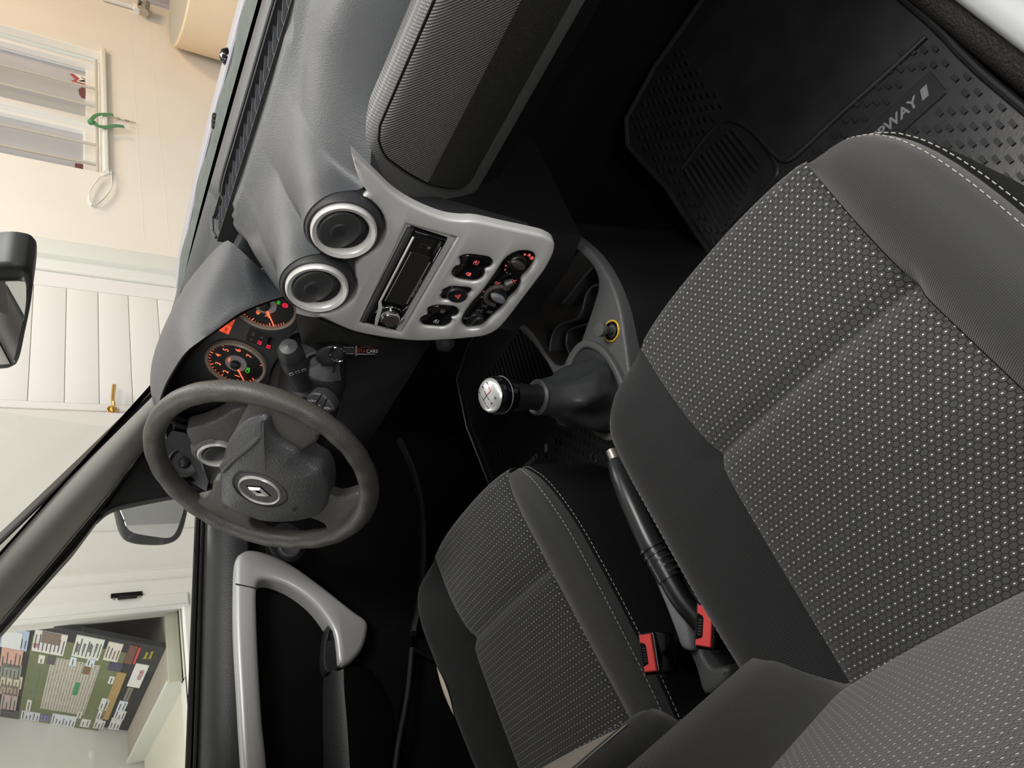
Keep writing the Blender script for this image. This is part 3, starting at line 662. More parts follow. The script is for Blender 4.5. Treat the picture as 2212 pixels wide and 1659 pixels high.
build('pocket_edge', tube(catmull([HX(862, 950, -0.665), HX(890, 1010, -0.66), HX(908, 1080, -0.655), HX(913, 1130, -0.652), HX(915, 1200, -0.650), HX(908, 1290, -0.650), HX(893, 1368, -0.650)], 5), 0.011, 8, flat=(1, 0.6)), M['door_plastic'], dd)
build('pocket_edge', tube(catmull([HX(890, 1400, -0.650), HX(880, 1500, -0.650), HX(858, 1620, -0.650), HX(845, 1750, -0.650)], 5), 0.005, 8), M['door_plastic'], dd)
build('pocket_edge', tube(catmull([HX(893, 1402, -0.650), HX(940, 1425, -0.650), HX(985, 1440, -0.650)], 5), 0.004, 8), M['black'], dd)
# mirror adjuster / opener dish near the dash
of = Frame(HX(622, 1190, -0.655), (0, 1, 0), (0, 0, 1))
build('opener_cup', plate(of, smooth2([of.px(*p) for p in ((578, 1170), (585, 1195), (600, 1210), (630, 1215), (652, 1204), (660, 1180), (655, 1150), (620, 1130), (590, 1140))], 4), w0=-0.02, w1=0.004, bev=0.004), M['dash_dark'], dd)
build('opener_dish', join(lathe(of, [(0.021, 0.003), (0.021, 0.012), (0.018, 0.014), (0.015, 0.009), (0.0005, 0.007)], 28, *of.px(622, 1188))), M['grey_trim'], dd)

# outside mirror on the driver's door
mir = thing('side_mirror', 'black door mirror with pale glass outside the driver window', 'mirror', (-0.80, 0.08, 1.05))
mf = Frame((-0.80, 0.06, 1.1), (0.93, 0.36, 0), (0, 0, 1))
mo = smooth2([mf.px(*p) for p in ((248, 1080), (250, 1130), (262, 1166), (285, 1179), (320, 1183), (355, 1182), (382, 1172), (397, 1150), (408, 1100), (400, 1072), (320, 1060))], 5)
build('housing', plate(mf, mo, w0=-0.075, w1=0.0, bev=0.012), M['door_plastic'], mir)
mi = smooth2([mf.px(*p) for p in ((261, 1086), (267, 1120), (276, 1142), (295, 1152), (330, 1158), (362, 1161), (378, 1152), (388, 1128), (397, 1094), (392, 1074), (320, 1064))], 5)
build('glass', plate(mf, mi, w0=-0.004, w1=0.002, bev=0.0008), M['mirror'], mir, smooth=False)

# inside mirror
im = thing('inside_mirror', 'black framed rear view mirror hanging at the windshield top', 'mirror', (0.0, -0.13, 1.36))
nf = Frame((-0.01, -0.13, 1.39), (0.94, -0.33, 0), (0, 0.05, 0.998))
io = [nf.px(*p) for p in ((-90, 590), (0, 576), (45, 579), (62, 588), (70, 606), (66, 660), (52, 730), (41, 780), (30, 795), (0, 800), (-80, 800))]
build('mirror_shell', plate(nf, [(p.x, p.y) for p in catmull([(a, b, 0) for a, b in io], 4)], w0=-0.035, w1=0.0, bev=0.006), M['vent'], im)
ii = [nf.px(*p) for p in ((-80, 612), (0, 604), (48, 603), (58, 612), (57, 660), (45, 720), (33, 770), (22, 783), (-70, 785))]
build('glass', plate(nf, [(p.x, p.y) for p in catmull([(a, b, 0) for a, b in ii], 4)], w0=-0.004, w1=0.002, bev=0.0006), M['mirror'], im, smooth=False)
build('stem', tube([nf.p(0.0, 0.03, -0.02), (-0.01, -0.13, 1.46), (-0.01, -0.2, 1.50)], 0.010, 8), M['black'], im)

# ================================================================== dashboard
CU = Vector((0, math.sin(.1748), math.cos(.1748)))
PF = Frame((0.0086, 0, 0.9), (1, 0, 0), CU)
VR0 = (0.0605, 0.110); VL0 = (-0.0470, 0.1105); RV = 0.0430; WV = 0.009
VR = (0.0655, 0.1105); VL = (-0.0395, 0.1125)
dash = thing('dashboard', 'dark grey grained dashboard with long defrost slot under the windshield', 'dashboard', (0, 0.2, 0.75))
def rear_y(x):
    f = lambda x: interp([(-0.66, 0.27), (-0.165, 0.27), (-0.115, 0.060), (-0.09, 0.020), (0.10, 0.020), (0.135, 0.026), (0.17, 0.050), (0.215, 0.088), (0.70, 0.088)], x)
    return (f(x - 0.014) + 2 * f(x) + f(x + 0.014)) / 4
def top_z(x, y):
    ry = rear_y(x); d = y - ry
    x_ = x
    si = lambda tab, x: (interp(tab, x - 0.04) + interp(tab, x - 0.02) + 2 * interp(tab, x) + interp(tab, x + 0.02) + interp(tab, x + 0.04)) / 6
    edge = si([(-0.66, 1.05), (-0.165, 1.05), (-0.10, 1.015), (0.08, 1.010), (0.135, 0.992), (0.175, 1.000), (0.21, 1.010), (0.7, 1.0135)], x)
    crest = si([(-0.66, 1.07), (-0.165, 1.07), (-0.10, 1.055), (0.12, 1.055), (0.20, 1.068), (0.7, 1.070)], x)
    D0 = si([(-0.66, 0.05), (-0.165, 0.05), (-0.10, 0.16), (0.19, 0.16), (0.27, 0.085), (0.7, 0.075)], x)
    t = min(1.0, max(0.0, d / D0)); b = edge + (crest - edge) * math.sin(t * PI / 2) ** 0.9
    if d > D0: b = crest + (ZB - crest) * min(1.0, (d - D0) / max(0.05, YB - 0.03 - ry - D0))
    z = b
    # pods over the two centre vents fade into the pad
    for c in (VR, VL):
        xv = PF.p(*c).x; zc = PF.p(*c).z; r = RV + 0.0085
        f = min(1.0, max(0.0, (y - 0.02) / 0.24)); f = f * f * (3 - 2 * f)
        dx = abs(x - xv)
        if dx < r:
            pod = zc + math.sqrt(r * r - dx * dx)
        else: pod = zc - (dx - r) * 2.2
        h = pod * (1 - f) + b * f - f * 0.002
        k = 0.026
        a_ = max(0.0, min(1.0, 0.5 + 0.5 * (h - z) / k)) if f < 1 else 0.0
        z = z * (1 - a_) + h * a_ + k * a_ * (1 - a_)
    return z
xs = sorted(set([-0.66 + 0.02 * k for k in range(25)] + [-0.18 + 0.004 * k for k in range(90)] + [0.18 + 0.02 * k for k in range(27)]))
# defrost slot: a trough in the pad
SY0, SY1 = 0.285, 0.335
sx0 = -0.205
rows = []
for x in xs:
    ry = rear_y(x)
    r = [Vector((x, ry + (0.045 if x > 0.125 else 0.004), 0.93)), Vector((x, ry + (0.008 if x > 0.125 else 0.0), top_z(x, ry) - 0.012))]
    for k in range(25):
        y = ry + (SY0 - 0.004 - ry) * (k / 24) ** 1.15; r.append(Vector((x, y, top_z(x, y))))
    rows.append(r)
build('upper_pad', grid(rows), M['dash'], dash, angle=1.0)
rows = [[Vector((x, y, top_z(x, y))) for y in (SY1 + 0.002, 0.345, 0.36, YB - 0.004)] + [Vector((x, YB + 0.03, ZB - 0.04))] for x in xs]
build('front_pad', grid(rows), M['dash'], dash, angle=1.0)
rows = [[Vector((x, y, top_z(x, y))) for y in (SY0 - 0.004, SY1 + 0.002)] for x in xs if x <= sx0 + 0.005]
build('front_pad', grid(rows), M['dash'], dash)
zz = 1.083
slot = thing('defrost_grille', 'long black windshield defrost grille with slanted slats in the dashboard top', 'vent', (0.1, 0.31, zz - 0.03))
build('trough', join(box(sx0, 0.70, SY0 - 0.006, SY1 + 0.003, zz - 0.035, zz - 0.03), box(sx0, 0.70, SY0 - 0.0065, SY0 - 0.0045, zz - 0.03, zz - 0.001), box(sx0, 0.70, SY1 + 0.0015, SY1 + 0.0035, zz - 0.03, zz + 0.001)), M['dash_dark'], slot, smooth=False)
build('rim', join(tube([(x, SY1 + 0.002, top_z(x, SY1) + 0.001) for x in [sx0 + 0.02 * k for k in range(45)]], 0.0022, 6), tube([(x, SY1 - 0.006, top_z(x, SY1) - 0.001) for x in [sx0 + 0.02 * k for k in range(45)]], 0.0014, 6),
      tube([(x, SY0 + 0.012, top_z(x, SY0) - 0.003) for x in [sx0 + 0.02 * k for k in range(45)]], 0.0016, 6), tube([(sx0 + 0.004, SY0 - 0.002, zz + 0.001), (sx0 - 0.006, (SY0 + SY1) / 2, zz + 0.002), (sx0 + 0.004, SY1 + 0.002, zz + 0.003)], 0.003, 6)), M['dash'], slot)
sl = None; NS = 34
for k in range(NS):
    x0 = sx0 + 0.012 + k * 0.0235
    if sl is None:
        fs = Frame((x0, SY0 + 0.012, zz - 0.012), (0.55, 0.83, 0), (0, 0, 1))
        sl = build('slat', join(boxf(fs, 0, 0.040, -0.018, 0.010, -0.0008, 0.0008), box(x0 - 0.0008, x0 + 0.0008, SY0 - 0.004, SY0 + 0.012, zz - 0.02, zz - 0.003)), M['dash'], slot, smooth=False)
    else:
        c = sl.copy(); COL.objects.link(c); c.location = Vector((k * 0.0235, 0, 0))
# dark backing behind the console and vents, lower dash, knee panels
build('console_backing', plate(PF, [(-0.10, 0.09), (-0.03, 0.125), (0.05, 0.125), (0.108, 0.10), (0.116, 0.0), (0.125, -0.15), (-0.05, -0.17), (-0.105, 0.0)], w0=-0.06, w1=-0.014, bev=0.004), M['dash_dark'], dash)
build('knee_panel', grid([[(x, y, z) for x in (-0.66, -0.5, -0.3, -0.115)] for y, z in ((0.26, 0.92), (0.17, 0.895), (0.14, 0.84), (0.13, 0.75), (0.16, 0.68), (0.45, 0.66))]), M['dash_dark'], dash)
build('lower_panel', grid([[(x, y, z) for x in (0.06, 0.3, 0.5, 0.70)] for y, z in ((0.105, 0.80), (0.115, 0.79), (0.15, 0.745), (0.24, 0.72), (0.5, 0.70))]), M['black'], dash)
build('centre_stack', grid([[(x, y, z) for x, y in ((-0.115, 0.3), (-0.105, 0.05), (-0.05, 0.03), (0.07, 0.03), (0.12, 0.05), (0.13, 0.3))] for z in (0.9, 0.74, 0.62)]), M['black'], dash)
lsp = Frame(HY(1250, 130, 0.12) + Vector((0, 0.02, 0)), (1, 0, 0), (0, 0.3, 0.95))
# textured upright between the dials and the console
build('column_side_trim', grid([[HY(652, 660, 0.085), HY(632, 640, 0.05), HY(620, 638, 0.035)], [HY(640, 690, 0.085), HY(655, 672, 0.03), HY(690, 690, 0.012)], [HY(652, 740, 0.06), HY(690, 700, 0.03), HY(760, 716, 0.005)], [HY(655, 742, 0.055), HY(740, 735, 0.02), HY(850, 742, 0.0)]]), M['weave_dark'], dash)
build('column_side_trim', grid([[HY(655, 742, 0.06), HY(740, 735, 0.025), HY(850, 742, 0.01)], [HY(700, 765, 0.10), HY(760, 760, 0.07), HY(850, 760, 0.04)]]), M['dash_dark'], dash)
build('bonnet_clip', lathe(Frame(HY(962, 742, 0.01), (1, 0, 0), (0, 0, 1)), [(0.016, -0.01), (0.016, 0.004), (0.010, 0.010), (0.0005, 0.012)], 16), M['dash_dark'], dash)

# ------------------------------------------------------------------ passenger side: glove box
gl = thing('glove_box', 'closed dark glove box with a woven texture on the passenger side', 'glove box', (0.42, 0.06, 0.8))
GP = [(p.y, p.z) for p in catmull([(0, a, b) for a, b in ((0.0920, 1.0125), (0.0760, 1.0110), (0.0610, 1.0075), (0.0510, 1.0030), (0.0460, 0.9940), (0.0435, 0.9700), (0.0430, 0.9450), (0.0440, 0.9250), (0.0465, 0.9080), (0.0540, 0.880), (0.0630, 0.857), (0.0740, 0.836), (0.0860, 0.815), (0.0980, 0.800))], 4)]
LX = [HY(757, 322, 0.062).x, 0.70]
def gl_row(x, dy, a, b, n=14):
    out = []
    prof_ = resample([(0, y, z) for y, z in GP], 40)
    for k in range(n):
        p = prof_[int(round(a + (b - a) * k / (n - 1)))]; out.append(Vector((x, p.y + dy, p.z)))
    return out
def left_x(z): return interp([(0.80, 0.072), (0.835, 0.094), (0.87, 0.108), (0.90, 0.116), (0.95, 0.128), (0.985, 0.150), (1.012, 0.172)], z)
def face(dy, a, b, inset, name, m, x1=0.70, parent=None):
    rows = []
    base = gl_row(0, dy, a, b, 22)
    for k in range(15):
        t = k / 14; rows.append([Vector((left_x(p.z) + inset + (x1 - left_x(p.z) - inset) * t, p.y, p.z)) for p in base])
    return build(name, grid(rows), m, parent or gl, angle=1.2)
face(0.004, 0, 39, 0.0, 'surround', M['weave_light'])
# lid outline: rounded corners at its console end
prof_ = resample([(0, y, z) for y, z in GP], 40)
def gp(z, dy):
    for a, b in zip(prof_, prof_[1:]):
        if a.z >= z >= b.z:
            t = (a.z - z) / max(1e-6, a.z - b.z); return a.y + (b.y - a.y) * t + dy
    return prof_[-1].y + dy
ZT, ZC, ZL = 1.0030, 0.913, 0.838
def lid_x(z):
    r = 0.028
    x = interp([(ZL, 0.145), (0.87, 0.146), (ZC, 0.152), (0.95, 0.163), (0.98, 0.174), (ZT, 0.182)], z)
    for zc, s in ((ZT - r, 1), (ZL + r * 0.6, -1)):
        rr = r if s > 0 else r * 0.6
        d = (z - zc) * s
        if d > 0: x += rr - math.sqrt(max(0, rr * rr - min(d, rr) ** 2))
    return x
def lid(za, zb, dy, name, m, n=26):
    rows = []
    zs = [za + (zb - za) * k / (n - 1) for k in range(n)]
    for k in range(17):
        t = (k / 16) ** 1.6; rows.append([Vector((lid_x(z) + (0.70 - lid_x(z)) * t, gp(z, dy), z)) for z in zs])
    return build(name, grid(rows), m, gl, angle=1.2)
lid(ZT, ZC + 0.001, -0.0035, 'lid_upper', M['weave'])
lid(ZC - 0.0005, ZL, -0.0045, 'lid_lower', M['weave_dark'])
edge = [Vector((0.70, gp(ZT, -0.001), ZT + 0.001))] + [Vector((lid_x(z) - 0.0012, gp(z, -0.0005), z)) for z in [ZT - (ZT - ZL) * k / 40 for k in range(41)]] + [Vector((0.70, gp(ZL, -0.001), ZL - 0.001))]
build('lid_gap', tube(edge, 0.0020, 6), M['matt_black'], gl)
build('lid_edge', tube([Vector((x, gp(ZL, -0.004), ZL)) for x in (0.17, 0.4, 0.70)], 0.0009, 6), M['console'], gl)
build('underside', grid([[(x, y, z) for y, z in ((0.102, 0.800), (0.14, 0.795), (0.30, 0.79))] for x in (0.09, 0.4, 0.7)]), M['dash_dark'], gl)

# ------------------------------------------------------------------ silver centre console fascia
fa = thing('console_fascia', 'silver centre console panel around the radio and heater controls', 'console panel', (0.01, 0, 0.72))
pt = lambda l: [(a / 1000, b / 1000) for a, b in l]
out = pt([(170, 138), (150, 99), (134, 66), (126, 32), (124, -6), (129, -30), (136, -50), (141, -90), (147, -135), (148, -155), (143, -172), (126, -181), (99, -185), (77, -185), (32, -183), (-13, -181), (-40, -177), (-59, -164), (-72, -142), (-86, -113), (-105, -66), (-114, -17), (-117, 25), (-114, 50), (-104, 88), (-97, 112), (-90, 124)])
def arc(c, r, a0, a1, n=12): return [(c[0] + r * math.cos(math.radians(a0 + (a1 - a0) * k / n)), c[1] + r * math.sin(math.radians(a0 + (a1 - a0) * k / n))) for k in range(n + 1)]
o1 = [(p.x, p.y) for p in catmull([(a, b, 0) for a, b in out], 4)]
RP = RV + 0.0125
o1 += arc(VL0, RP, 172, 310) + [(0.006, 0.074)] + arc(VR0, RP, 228, 352) + [(0.122, 0.098), (0.133, 0.112), (0.148, 0.124)]
radio_hole = [(-0.0965, 0.0295), (0.0955, 0.0340), (0.1010, -0.0385), (-0.0965, -0.0370)]
def lobe(pts): return smooth2(pt(pts), 4)
swR = lobe([(64, -61), (71, -57), (79, -66), (83, -82), (85, -96), (79, -106), (71, -107), (63, -101), (55, -105), (47, -105), (38, -98), (34, -82), (33, -67), (40, -59), (52, -59), (58, -64)])
swL = lobe([(-41, -57), (-33, -56), (-25, -65), (-21, -80), (-19, -92), (-25, -102), (-34, -103), (-41, -96), (-45, -100), (-54, -100), (-63, -93), (-67, -78), (-70, -62), (-63, -54), (-53, -55), (-47, -60)])
haz = lobe([(-12, -68), (-6, -62), (2, -62), (5, -60), (12, -65), (17, -70), (20, -82), (23, -96), (18, -102), (10, -100), (2, -99), (-6, -92), (-9, -78)])
cli = lobe([(-46, -117), (-28, -112), (0, -113), (24, -117), (62, -119), (92, -120), (109, -130), (116, -146), (112, -158), (100, -164), (82, -165), (66, -162), (54, -167), (38, -168), (22, -164), (5, -164), (-20, -158), (-42, -152), (-51, -140), (-54, -128)])
build('panel', plate(PF, o1, [radio_hole, swR, swL, haz, cli], w0=-0.016, w1=0.0, bev=0.005), M['silver'], fa, angle=1.0)
build('radio_recess', join(*[boxf(PF, *b) for b in ((-0.0965, 0.0965, 0.0275, 0.036, -0.035, -0.0045), (-0.0965, 0.0965, -0.036, -0.0275, -0.035, -0.0045), (-0.10, -0.0945, -0.03, 0.03, -0.035, -0.0045), (0.0945, 0.10, -0.03, 0.03, -0.035, -0.0045))]), M['silver'], fa, smooth=False)
rh_ = [PF.p(a, b, -0.0045) for a, b in offset2(radio_hole[::-1], -0.0048)]; ri_ = [PF.p(*p, -0.013) for p in ((-0.0955, -0.0275), (0.0945, -0.0290), (0.0945, 0.0330), (-0.0955, 0.0285))]
build('recess_slope', (rh_ + ri_, [(0, 1, 5, 4), (1, 2, 6, 5)]), M['silver'], fa, smooth=False)
def sw_pair(name, hole, syms, label):
    t = thing(name, label, 'switch', PF.p(sum(a for a, b in hole) / len(hole), min(b for a, b in hole), -0.01))
    build('rocker', plate(PF, offset2(hole if area2(hole) > 0 else hole[::-1], 0.0012), w0=-0.012, w1=-0.0015, bev=0.003), M['gloss_black'], t)
    return t
def icon_window(t, u, v, m):
    f = PF.sub(u, v, -0.0012)
    s = 0.0034
    build('symbol', join(tube([f.p(*p) for p in ((-s, -s), (s, -s), (s, 0.2 * s), (0.2 * s, s), (-s, s))], 0.0004, 5, True), tube([f.p(-s, 0), f.p(s, 0)], 0.0003, 5), tube([f.p(0, -s * 0.8), f.p(0, s * 0.7)], 0.0004, 5), plate(f, [(-0.0014, 0.0008), (0.0014, 0.0008), (0, 0.0028)], w0=-0.0001, w1=0.0006, bev=0.0001)), m, t)
t = sw_pair('window_lock_switch', swR, None, 'black double switch with two red lit symbols on the right of the console')
c3 = lambda x, y, c=0.0: PF.px(740 + x / 4.366, 420 + y / 4.366, c)
icon_window(t, *c3(1262, 648), M['glow_soft'])
lk = PF.sub(*c3(1190, 757), -0.0012)
build('symbol', join(plate(lk, rrect(0, -0.0012, 0.0062, 0.0042, 0.0008), w0=0, w1=0.0006, bev=0.0002), tube([lk.p(0.002 * math.cos(a), 0.001 + 0.0028 * math.sin(a)) for a in [PI * k / 8 for k in range(9)]], 0.0006, 5)), M['glow_soft'], t)
t = sw_pair('window_heater_switch', swL, None, 'black double switch with white printed symbols on the left of the console')
icon_window(t, *c3(885, 1202), M['print'])
hw = PF.sub(*c3(945, 1108), -0.0012)
build('symbol', join(tube([hw.p(*p) for p in ((-0.0036, -0.003), (0.0036, -0.003), (0.003, 0.003), (-0.003, 0.003))], 0.0004, 5, True), *[tube([hw.p(x, -0.0022), hw.p(x * 0.9, 0.0022)], 0.0003, 5) for x in (-0.0018, 0, 0.0018)]), M['print_dim'], t)
t = thing('hazard_button', 'black round hazard light button with red triangle in the console middle', 'switch', PF.p(0.007, -0.10, -0.01))
build('bezel', plate(PF, offset2(haz if area2(haz) > 0 else haz[::-1], 0.001), w0=-0.012, w1=-0.003, bev=0.002), M['gloss_black'], t)
hc = PF.px(740 + 1080 / 4.366, 420 + 950 / 4.366)
build('button', lathe(PF, [(0.0165, -0.004), (0.0160, 0.001), (0.0145, 0.003), (0.012, 0.0022), (0.0005, 0.0018)], 28, *hc, sx=0.85), M['black'], t)
hf = PF.sub(hc[0], hc[1], 0.0026)
for s in (0.0048, 0.0026): build('triangle', tube([hf.p(s * math.cos(a), s * math.sin(a) - 0.001) for a in (PI / 2, PI * 7 / 6, PI * 11 / 6)], 0.0005, 5, True), M['glow_soft'], t)
cl = thing('heater_controls', 'black heater control strip with three rotary knobs low on the console', 'control panel', PF.p(0.03, -0.165, -0.01))
build('face', plate(PF, offset2(cli if area2(cli) > 0 else cli[::-1], 0.0008), w0=-0.014, w1=-0.006, bev=0.002), M['gloss_black'], cl)
c3 = lambda x, y, c=0.0: PF.px(740 + x / 4.366, 420 + y / 4.366, c)
ka, kb, kc = c3(1660, 680, 0.006), c3(1470, 990, 0.006), c3(1265, 1195, 0.004)
def knob(c, r, tall, m, ang, blade):
    k = build('knob', lathe(PF, [(r, -0.006), (r, -0.001), (r * 0.9, 0.001), (r * 0.5, 0.001), (0.0005, 0.001)], 32, *c), m, cl)
    f = PF.sub(c[0], c[1], 0, ang)
    build('grip', plate(f, smooth2([(0.0, r * 1.02), (r * 0.42, r * 0.45), (r * 0.40, -r * 0.55), (0, -r * 0.95), (-r * 0.40, -r * 0.55), (-r * 0.42, r * 0.45)], 4), w0=0, w1=tall, bev=0.003), blade, k)
    return k
knob(ka, 0.0130, 0.006, M['black'], -0.25, M['knob_bronze'])
kk = knob(kb, 0.0135, 0.008, M['black'], -0.20, M['grey_trim'])
build('lever_ring', tube([PF.p(kb[0] + 0.0182 * math.cos(a), kb[1] + 0.0182 * math.sin(a), -0.002) for a in [math.radians(-20 + 215 * k / 24) for k in range(25)]], 0.0040, 10), M['knob_bronze'], kk)
build('lever_tab', tube([PF.p(kb[0] + 0.020, kb[1] - 0.004, 0.001), PF.p(kb[0] + 0.030, kb[1] - 0.001, 0.002), PF.p(kb[0] + 0.036, kb[1] - 0.006, 0.002)], [0.0055, 0.007, 0.005], 10), M['knob_bronze'], kk)
knob(kc, 0.0110, 0.007, M['black'], 1.2, M['black'])
for i, (x, y) in enumerate(((1785, 601), (1760, 575), (1720, 568), (1667, 577), (1614, 600), (1570, 635), (1541, 673), (1534, 711), (1548, 739), (1580, 752))):
    c = c3(x, y, -0.0055); r = (0.0030, 0.0025, 0.0020, 0.0018, 0.0016, 0.0016, 0.0015, 0.0013, 0.0013, 0.0013)[i]
    build('temperature_dot', plate(PF, ell(c[0], c[1], r, r, 12), w0=-0.0062, w1=-0.0055, bev=0.0001), M['glow_soft'] if i < 8 else M['print_dim'], cl)
for s, x, y, m in (('4', 1398, 875, 'glow_soft'), ('3', 1342, 922, 'glow_soft'), ('2', 1322, 972, 'print'), ('1', 1348, 1005, 'print')):
    c = c3(x, y, -0.0055); text('lettering', s, 0.0075, PF.sub(c[0], c[1], -0.0056), M[m], cl)
for x, y, m in ((1467, 840, 'glow_soft'), (1617, 818, 'glow_soft'), (1345, 1055, 'print_dim'), (1297, 1098, 'print_dim'), (1393, 1113, 'print_dim'), (1168, 1170, 'print_dim'), (1183, 1247, 'print_dim')):
    c = c3(x, y, -0.0055); f = PF.sub(c[0], c[1], -0.0056)
    build('symbol', join(tube([f.p(0.002 * math.cos(a), 0.003 + 0.002 * math.sin(a)) for a in [2 * PI * k / 8 for k in range(8)]], 0.0004, 5, True), tube([f.p(-0.003, -0.004), f.p(0.0, 0.0), f.p(0.003, -0.003)], 0.0005, 5)), M[m], cl)

# ------------------------------------------------------------------ round air vents
def vent(c, label, group):
    t = thing('air_vent', label, 'air vent', PF.p(c[0], c[1] - RV, 0), group)
    f = PF.sub(c[0], c[1], WV)
    build('shroud', lathe(f, [(RV + 0.0085, -0.05), (RV + 0.0075, -0.012), (RV + 0.0060, 0.000), (RV + 0.0035, 0.004), (RV + 0.001, 0.003), (RV, -0.01)], 48), M['dash_dark'], t)
    build('ring', lathe(f, [(RV, 0.0), (RV - 0.0005, 0.007), (RV - 0.003, 0.010), (RV - 0.008, 0.008), (RV - 0.0105, 0.003), (RV - 0.011, -0.012)], 56), M['silver_ring'], t)
    build('barrel', lathe(f, [(RV - 0.0108, -0.002), (RV - 0.012, -0.018), (0.0005, -0.022)], 40), M['vent'], t)
    g = Frame(f.p(-0.001, 0.0060, 0.001), f.r + f.n * 0.05, f.u + f.n * 0.22)     # the swivelling flap, tipped down
    fl = build('flap', plate(g, ell(0, 0, RV - 0.0120, RV - 0.0160, 40), w0=-0.004, w1=0.004, bev=0.0025), M['vent'], t)
    build('finger_dimple', lathe(g, [(0.0130, 0.0040), (0.0122, 0.0052), (0.0108, 0.0058), (0.0092, 0.0050), (0.006, 0.0043), (0.0005, 0.0041)], 28), M['dash_dark'], fl)
    build('flap_rim', tube([g.p((RV - 0.0128) * math.cos(a), (RV - 0.0165) * math.sin(a), 0.003) for a in [2 * PI * k / 40 for k in range(40)]], 0.0007, 5, True), M['console'], fl)
    return t
vent(VR, 'right round silver ringed vent in the dash middle, nearer the glove box', 'round air vents')
vent(VL, 'left round silver ringed vent in the dash middle, the one nearer the dials', 'round air vents')
# driver's end vent with its textured housing
ev = thing('air_vent', 'round silver ringed vent at the driver end of the dash behind the steering wheel', 'air vent', HY(468, 975, 0.09), 'round air vents')
ef = Frame(HY(470, 978, 0.09), (1, 0, 0), (0, 0.17, 0.985))
build('ring', lathe(ef, [(0.036, -0.01), (0.036, 0.006), (0.033, 0.009), (0.028, 0.006), (0.026, -0.012)], 48), M['silver_ring'], ev)
build('barrel', lathe(ef, [(0.027, -0.004), (0.025, -0.02), (0.0005, -0.022)], 36), M['vent'], ev)
build('flap', plate(Frame(ef.p(0, 0.004, 0), ef.r, ef.u + ef.n * 0.3), ell(0, 0, 0.024, 0.021, 32), w0=-0.003, w1=0.003, bev=0.002), M['vent'], ev)
hs = []
for k in range(9):
    a = math.radians(20 + 150 * k / 8)
    hs.append([ef.p((0.038) * math.cos(a), 0.038 * math.sin(a), 0.005), ef.p(0.043 * math.cos(a), 0.043 * math.sin(a), 0.002), ef.p(0.046 * math.cos(a), 0.047 * math.sin(a), -0.004), ef.p(0.047 * math.cos(a), 0.048 * math.sin(a), -0.01)])
build('housing', grid(hs), M['weave_light'], ev, angle=1.2)
build('surround', plate(ef, smooth2([ef.px(*p) for p in ((404, 932), (440, 920), (475, 905), (510, 885), (545, 890), (550, 960), (520, 1010), (470, 1045), (446, 1040), (430, 1000), (412, 960))], 4), [ell(0, 0, 0.036, 0.036, 40)], w0=-0.03, w1=0.0, bev=0.006), M['weave_light'], ev)
tw = thing('tweeter', 'small round black tweeter in the dash corner beside the driver door', 'speaker', HX(398, 1000, -0.645))
tf = Frame(HX(398, 998, -0.640), (0.35, 0.94, 0), (0, 0.25, 0.97))
build('bowl', lathe(tf, [(0.030, -0.006), (0.030, 0.002), (0.027, 0.004), (0.022, -0.002), (0.0005, -0.006)], 32), M['vent'], tw)
build('dome', lathe(tf, [(0.012, -0.006), (0.011, 0.000), (0.007, 0.004), (0.0005, 0.005)], 24), M['black'], tw)
build('end_cap', join(box(-0.72, -0.665, 0.10, 0.46, 0.90, 1.085), box(-0.68, -0.52, 0.215, 0.33, 0.95, 1.072)), M['black'], tw, smooth=False)
build('corner_trim', grid([[HX(372, 930, -0.60), HX(400, 935, -0.585), HX(425, 960, -0.58), HX(450, 1040, -0.60)], [HX(345, 965, -0.655), HX(375, 985, -0.65), HX(410, 1000, -0.645), HX(448, 1050, -0.645)], [HX(330, 985, -0.68), HX(352, 1010, -0.68), HX(390, 1030, -0.675), HX(446, 1062, -0.67)]]), M['dash_dark'], tw)

# ------------------------------------------------------------------ instrument binnacle: hood and dials
bn = thing('instrument_hood', 'dark grey grained arched hood shading the lit dials', 'dashboard hood', (-0.33, 0.15, 0.99))
lip = [HY(622, 636, 0.125), HY(600, 643, 0.118), HY(577, 650, 0.11), HY(521, 673, 0.098), HY(476, 704, 0.088), HY(438, 732, 0.08), HY(400, 762, 0.075), HY(370, 807, 0.072), HY(353, 840, 0.075), HY(344, 872, 0.082), HY(352, 897, 0.095), HY(370, 915, 0.11), HY(400, 927, 0.13)]
bk = [HY(614, 628, 0.135), HY(600, 612, 0.14), HY(577, 592, 0.15), HZ(540, 560, 1.065), HZ(506, 528, 1.088), HZ(484, 522, 1.096), HZ(440, 566, 1.106), HZ(392, 630, 1.110), HZ(355, 714, 1.110), HZ(343, 765, 1.108), HZ(338, 820, 1.100), HZ(339, 862, 1.085), HZ(350, 905, 1.05)]
L_, B_ = resample(catmull(lip, 6), 50), resample(catmull(bk, 6), 50)
rows = []
for i, (a, b) in enumerate(zip(L_, B_)):
    r = []; bul = 0.016 * math.sin(PI * i / 49) ** 0.6
    for k in range(13):
        t = k / 12; r.append(a.lerp(b, t) + Vector((0, 0, 1)) * bul * math.sin(PI * min(1, t * 1.0)))
    inn = a + Vector((0, 0.010, -0.004)) ; rows.append([a + Vector((0, 0.02, -0.010)), a + Vector((0, 0.006, -0.006)), a + Vector((0, 0.0, -0.002))] + r[0:1] + r[1:])
build('hood_shell', grid(rows), M['dash'], bn, angle=1.2)
CF = Frame((-0.36, 0.165, 1.0), (1, 0, 0), (0, math.sin(0.38), math.cos(0.38)))
rim = [CF.p(*CF.px(*p), 0.0) for p in ((622, 640), (600, 650), (570, 660), (520, 680), (470, 712), (435, 740), (400, 775), (385, 815), (385, 850), (395, 885), (420, 905), (450, 915), (480, 912))]
rows = []
